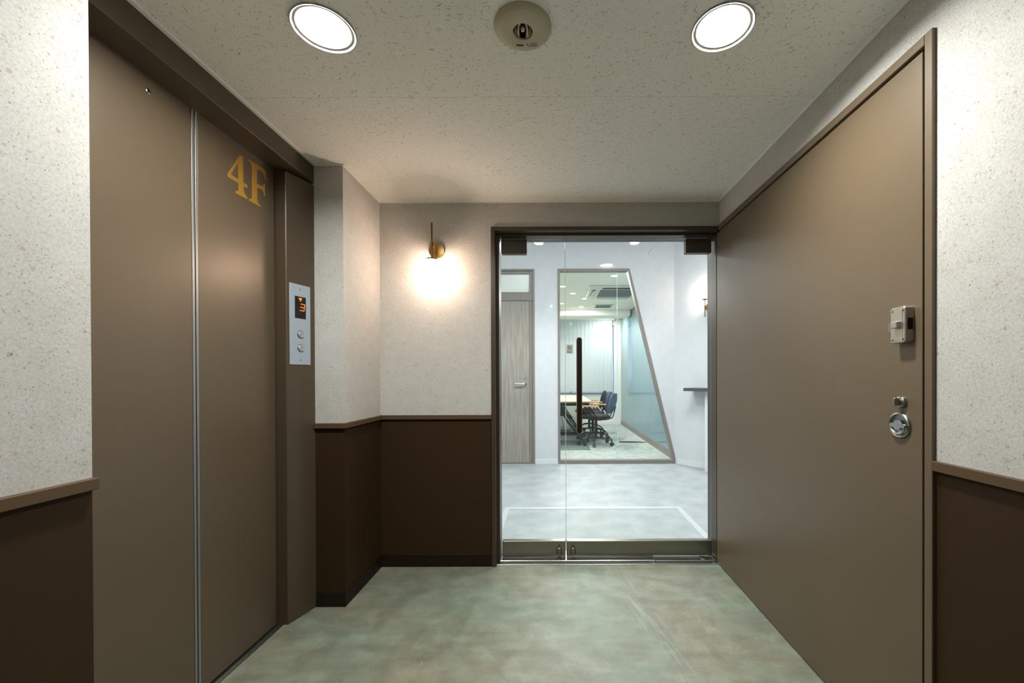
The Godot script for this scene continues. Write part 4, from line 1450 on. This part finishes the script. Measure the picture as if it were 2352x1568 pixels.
func meeting_room() -> void:
	var V: Material = M.conf_wall
	var x0 := -1.9
	var D := LOB + 0.1
	var cf := slab("floor", M.carpet, null, x0, CX + 0.1, -0.08, 0.0, D, CFAR + 0.05)
	tag(cf, "mottled pale green grey carpet of the meeting room", "carpet", "", "structure")
	for q in [[0.0, 0.60, 6.55, 7.6], [-0.6, 0.0, 6.55, 7.6], [0.0, 0.60, 8.2, 9.2]]:
		slab("carpet_tile", M.carpet_dark, cf, q[0], q[1], -0.01, 0.0006, q[2], q[3])
	tag(slab("ceiling", M.conf_ceiling, null, x0, CX + 0.1, CCEIL, CCEIL + 0.1, D - 0.02, CFAR + 0.3), "plain pale ceiling of the meeting room", "ceiling", "", "structure")
	tag(slab("wall_left", V, null, x0 - 0.1, x0, 0.0, CCEIL + 0.1, D, CFAR + 0.3), "pale side wall of the meeting room opposite the teal partition", "wall", "", "structure")
	tag(slab("ceiling", M.conf_ceiling, null, x0, CX - 0.03, 2.475, CCEIL, 8.8, 9.25), "pale beam across the meeting room ceiling", "beam", "", "structure")
	# far wall with the window
	var w := thing("wall_back", "pale far wall of the meeting room under the blinds", "wall", Vector3.ZERO, "", "structure")
	slab("wall_panel", V, w, x0, CX + 0.1, 0.0, 0.735, CFAR, CFAR + 0.2)
	slab("wall_panel", V, w, x0, CX + 0.1, 2.45, CCEIL + 0.1, CFAR, CFAR + 0.2)
	slab("wall_panel", V, w, 1.505, CX + 0.1, 0.735, 2.45, CFAR - 0.0, CFAR + 0.2)
	slab("wall_panel", V, w, x0, -1.7, 0.735, 2.45, CFAR, CFAR + 0.2)
	tag(slab("baseboard_back", M.white_panel, null, x0, CX - 0.06, 0.0, 0.06, CFAR - 0.006, CFAR), "white skirting under the meeting room blinds", "skirting", "", "structure")
	var win := thing("window_2", "wide meeting room window behind vertical blinds", "window", Vector3.ZERO, "", "structure")
	for q in [[-1.7, 1.505, 0.735, 0.775], [-1.7, 1.505, 2.41, 2.45]]:
		slab("rail", M.window_frame_white, win, q[0], q[1], q[2], q[3], CFAR + 0.06, CFAR + 0.12)
	for x in [-1.7, -0.64, 0.42]:
		slab("stile", M.window_frame_white, win, x, x + 0.04, 0.775, 2.41, CFAR + 0.06, CFAR + 0.12)
	for x in [-1.66, -0.60, 0.46]:
		slab("pane", M.clear_glass, win, x, x + (1.02 if x < 0 else 1.045), 0.775, 2.41, CFAR + 0.088, CFAR + 0.094)
	var bl := thing("vertical_blind", "pale vertical blinds drawn across the meeting room window", "blind", Vector3(0, 0, -CFAR + 0.12))
	var m := Mesher.new()
	m.box(Vector3(-1.72, 2.555, -0.03), Vector3(1.50, 2.598, 0.03))
	obj("head_rail", m, M.white_trim, bl)
	var n := 0
	var x := 1.40
	var slatm := Mesher.new()
	# one slat: a shallow curved strip
	for k in 4:
		var f := func(q: float) -> Vector3: return Vector3(q * 0.0478, 0, 0.005 * (1.0 - q * q))
		var qa := -1.0 + k * 0.5
		var a: Vector3 = f.call(qa)
		var b: Vector3 = f.call(qa + 0.5)
		var h := Vector3(0, 1.745, 0)
		slatm.quad(a, b, b + h, a + h)
		slatm.quad(b - Vector3(0, 0, 0.001), a - Vector3(0, 0, 0.001), a + h - Vector3(0, 0, 0.001), b + h - Vector3(0, 0, 0.001))
	var slat_mesh := slatm.done()
	while x > -1.68:
		var o := MeshInstance3D.new()
		o.name = "slat"
		o.mesh = slat_mesh
		o.material_override = M.blind_fabric
		o.position = Vector3(x, 0.812, 0)
		o.rotation.y = 0.06
		bl.add_child(o, true)
		x -= 0.097
		n += 1
	# teal partition on a grey sill
	var pt := thing("wall_right", "teal glass partition of the meeting room on a grey sill", "glass partition", Vector3.ZERO, "", "structure")
	slab("sill_rail", M.taupe_frame, pt, CX - 0.012, CX + 0.05, 0.0, 0.10, D, CFAR)
	slab("head_rail", M.taupe_frame, pt, CX - 0.005, CX + 0.05, CCEIL - 0.03, CCEIL, D, CFAR)
	for q in [[D, 7.15], [7.156, 8.68], [8.686, CFAR - 0.002]]:
		slab("glass_panel", M.teal_glass, pt, CX, CX + 0.03, 0.10, CCEIL - 0.03, q[0], q[1])
	slab("backing", V, pt, CX + 0.05, CX + 0.1, 0.0, CCEIL, D, CFAR + 0.2)
	# downlights
	for q in [[0.88, 5.90, "first lamp inside the slanted window, beside its top corner"], [0.16, 6.57, "lamp near the window's upright side, nearest of that row"], [0.17, 8.07, "lamp near the window's upright side, just before the beam"], [0.58, 7.58, "lamp beside the ceiling cassette's corner"], [0.58, 8.45, "lamp beside the small ceiling vent"], [0.35, 7.11, "smallest lamp before the ceiling cassette"], [1.30, 9.6, "lamp between the beam and the blinds"]]:
		var t := thing("meeting_downlight", "round white meeting room " + q[2], "downlight", Vector3(q[0], CCEIL, -q[1]), "meeting room downlights")
		m = Mesher.new()
		m.lathe(Transform3D.IDENTITY, [Vector2(0.050, -0.002), Vector2(0.050, -0.005), Vector2(0.062, -0.004), Vector2(0.066, 0.0)], 28)
		obj("trim_ring", m, M.white_trim, t)
		m = Mesher.new()
		m.lathe(Transform3D.IDENTITY, [Vector2(0.0, -0.003), Vector2(0.050, -0.003), Vector2(0.050, 0.0)], 28)
		obj("light_diffuser", m, M.spot_glow, t)
		area_light(t, Vector3(0, -0.007, 0), 0.07, ROOM_TINT, ROOM_LIGHT)
	# ceiling cassette
	var ac := thing("ceiling_cassette", "square white air conditioner cassette in the meeting room ceiling", "air conditioner", Vector3(1.065, CCEIL, -6.98))
	m = Mesher.new()
	m.box(Vector3(-0.475, -0.03, -0.475), Vector3(0.475, 0.0, 0.475), 0.008)
	obj("panel", m, M.cassette, ac)
	m = Mesher.new()
	m.box(Vector3(-0.29, -0.034, -0.29), Vector3(0.29, -0.029, 0.29), 0.003)
	var gr := obj("intake_grille", m, M.grille, ac)
	for k in 14:
		m = Mesher.new()
		var zz := -0.27 + k * 0.0415
		m.box(Vector3(-0.285, -0.039, zz - 0.006), Vector3(0.285, -0.034, zz + 0.006))
		obj("slat", m, M.grille, gr)
	for k in 4:
		var b := Basis(Vector3.UP, PI / 2 * k)
		m = Mesher.new()
		m.box(Vector3(-0.27, -0.033, 0.355), Vector3(0.27, -0.0295, 0.415))
		var o := obj("outlet_slot", m, M.slot, ac)
		o.basis = b
		m = Mesher.new()
		m.extrude(turned(Vector3(-0.26, -0.030, 0.36), Vector3.BACK, Vector3.UP, Vector3.RIGHT), PackedVector2Array([Vector2(0, 0), Vector2(0.05, -0.022), Vector2(0.05, -0.026), Vector2(0, -0.004)]), 0.52)
		var lo := obj("louvre", m, M.cassette, ac)
		lo.basis = b
	var vt := thing("ceiling_vent", "small grey ceiling vent beyond the air conditioner cassette", "vent", Vector3(1.02, CCEIL, -8.36))
	m = Mesher.new()
	m.box(Vector3(-0.19, -0.012, -0.19), Vector3(0.19, 0.0, 0.19), 0.003)
	obj("frame", m, M.cassette, vt)
	m = Mesher.new()
	m.box(Vector3(-0.155, -0.014, -0.155), Vector3(0.155, -0.011, 0.155))
	obj("core", m, M.grille, vt)
	for k in 8:
		m = Mesher.new()
		m.box(Vector3(-0.15, -0.018, -0.145 + k * 0.04), Vector3(0.15, -0.014, -0.135 + k * 0.04))
		obj("slat", m, M.grille, vt)
	# table
	var tb := thing("meeting_table", "long pale wood meeting table on black splayed legs", "table", Vector3(0.15, 0, -8.40))
	m = Mesher.new()
	m.box(Vector3(-0.51, 0.728, -1.40), Vector3(0.51, 0.75, 1.40), 0.002)
	var top := obj("tabletop", m, M.table_top, tb)
	m = Mesher.new()
	m.box(Vector3(-0.5115, 0.727, 1.3995), Vector3(0.5115, 0.7495, 1.4035))
	m.box(Vector3(0.5105, 0.727, -1.40), Vector3(0.5135, 0.7495, 1.40))
	obj("edge_band", m, M.table_edge, top)
	m = Mesher.new()
	for z in [-1.30, 1.34]:
		m.box(Vector3(-0.46, 0.672, z - 0.025), Vector3(0.46, 0.727, z + 0.025), 0.004)
	for xx in [-0.3, 0.3]:
		m.box(Vector3(xx - 0.02, 0.685, -1.30), Vector3(xx + 0.02, 0.727, 1.30), 0.004)
	obj("apron_frame", m, M.black_steel, tb)
	for z in [-1.30, 1.38]:
		m = Mesher.new()
		m.box(Vector3(-0.065, 0.50, z - 0.02), Vector3(0.065, 0.672, z + 0.015), 0.004)
		obj("leg_bracket", m, M.black_steel, tb)
		for s in [-1.0, 1.0]:
			m = Mesher.new()
			m.tube([Vector3(0.035 * s, 0.66, z), Vector3(0.045 * s, 0.50, z), Vector3(0.10 * s, 0.40, z), Vector3(0.33 * s, 0.13, z + 0.03), Vector3(0.375 * s, 0.06, z + 0.04), Vector3(0.385 * s, 0.0, z + 0.04)], 0.021, 10)
			m.tube([Vector3(0.075 * s, 0.52, z), Vector3(0.30 * s, 0.21, z + 0.02)], 0.012, 8)
			obj("leg", m, M.black_steel, tb)
	# chairs
	var c0 := chair(M.shell_grey, "swivel chair with a grey blue back shell, nearest the slanted window")
	c0.position = Vector3(0.735, 0, -7.10)
	c0.rotation.y = -0.42
	var specs := [[0.745, 7.78, M.shell_blue, "second swivel chair along the table, its back shell bright blue"], [0.74, 8.46, M.seat_fabric, "third swivel chair along the table, its back dark and furthest from the slanted window"]]
	for q in specs:
		var c := c0.duplicate()
		c.name = numbered("swivel_chair")
		add_child(c)
		c.position = Vector3(q[0], 0, -q[1])
		c.rotation.y = -0.30 if q[1] < 8 else -0.22
		c.set_meta("label", q[3])
		c.get_node("back_shell").material_override = q[2]
	# loose things on the floor
	m = Mesher.new()
	m.extrude(turned(Vector3(0.30, 0.002, -8.45), Vector3.RIGHT, Vector3.FORWARD, Vector3.UP), rounded(0.34, 0.06, 0.01, 2), 0.038, 0.006)
	var ps := obj("power_strip", m, M.black_plastic)
	tag(ps, "black power strip on the carpet under the meeting table", "power strip")
	for k in 4:
		m = Mesher.new()
		m.lathe(turned(Vector3(0.19 + k * 0.07, 0.0395, -8.45), Vector3.RIGHT, Vector3.UP, Vector3.BACK), [Vector2(0.02, 0.0), Vector2(0.018, 0.003), Vector2(0.0, 0.003)], 16)
		obj("socket", m, M.seat_fabric, ps)
	m = Mesher.new()
	m.tube([Vector3(0.16, 0.72, -7.55), Vector3(0.14, 0.5, -7.7), Vector3(0.20, 0.25, -7.9), Vector3(0.17, 0.08, -8.1), Vector3(0.22, 0.03, -8.40)], 0.004, 6)
	tag(obj("cable", m, M.black_plastic), "thin black cable hanging from the meeting table to the power strip", "cable")
	m = Mesher.new()
	m.tube([Vector3(0.22, 0.72, -7.6), Vector3(0.28, 0.42, -7.8), Vector3(0.36, 0.2, -8.0), Vector3(0.27, 0.06, -8.2), Vector3(0.36, 0.03, -8.40)], 0.004, 6)
	tag(obj("cable", m, M.black_plastic), "looped black cable falling beside the table leg", "cable")
	m = Mesher.new()
	m.extrude(turned(Vector3(1.36, 0.0, -7.36), Vector3.RIGHT, Vector3.UP, Vector3.BACK), PackedVector2Array([Vector2(-0.20, 0.0), Vector2(-0.17, 0.018), Vector2(0.05, 0.016), Vector2(0.30, 0.004), Vector2(0.30, 0.0)]), 0.05)
	tag(obj("cable_cover", m, M.black_plastic), "flat black cable cover lying on the carpet by the teal partition", "cable cover")
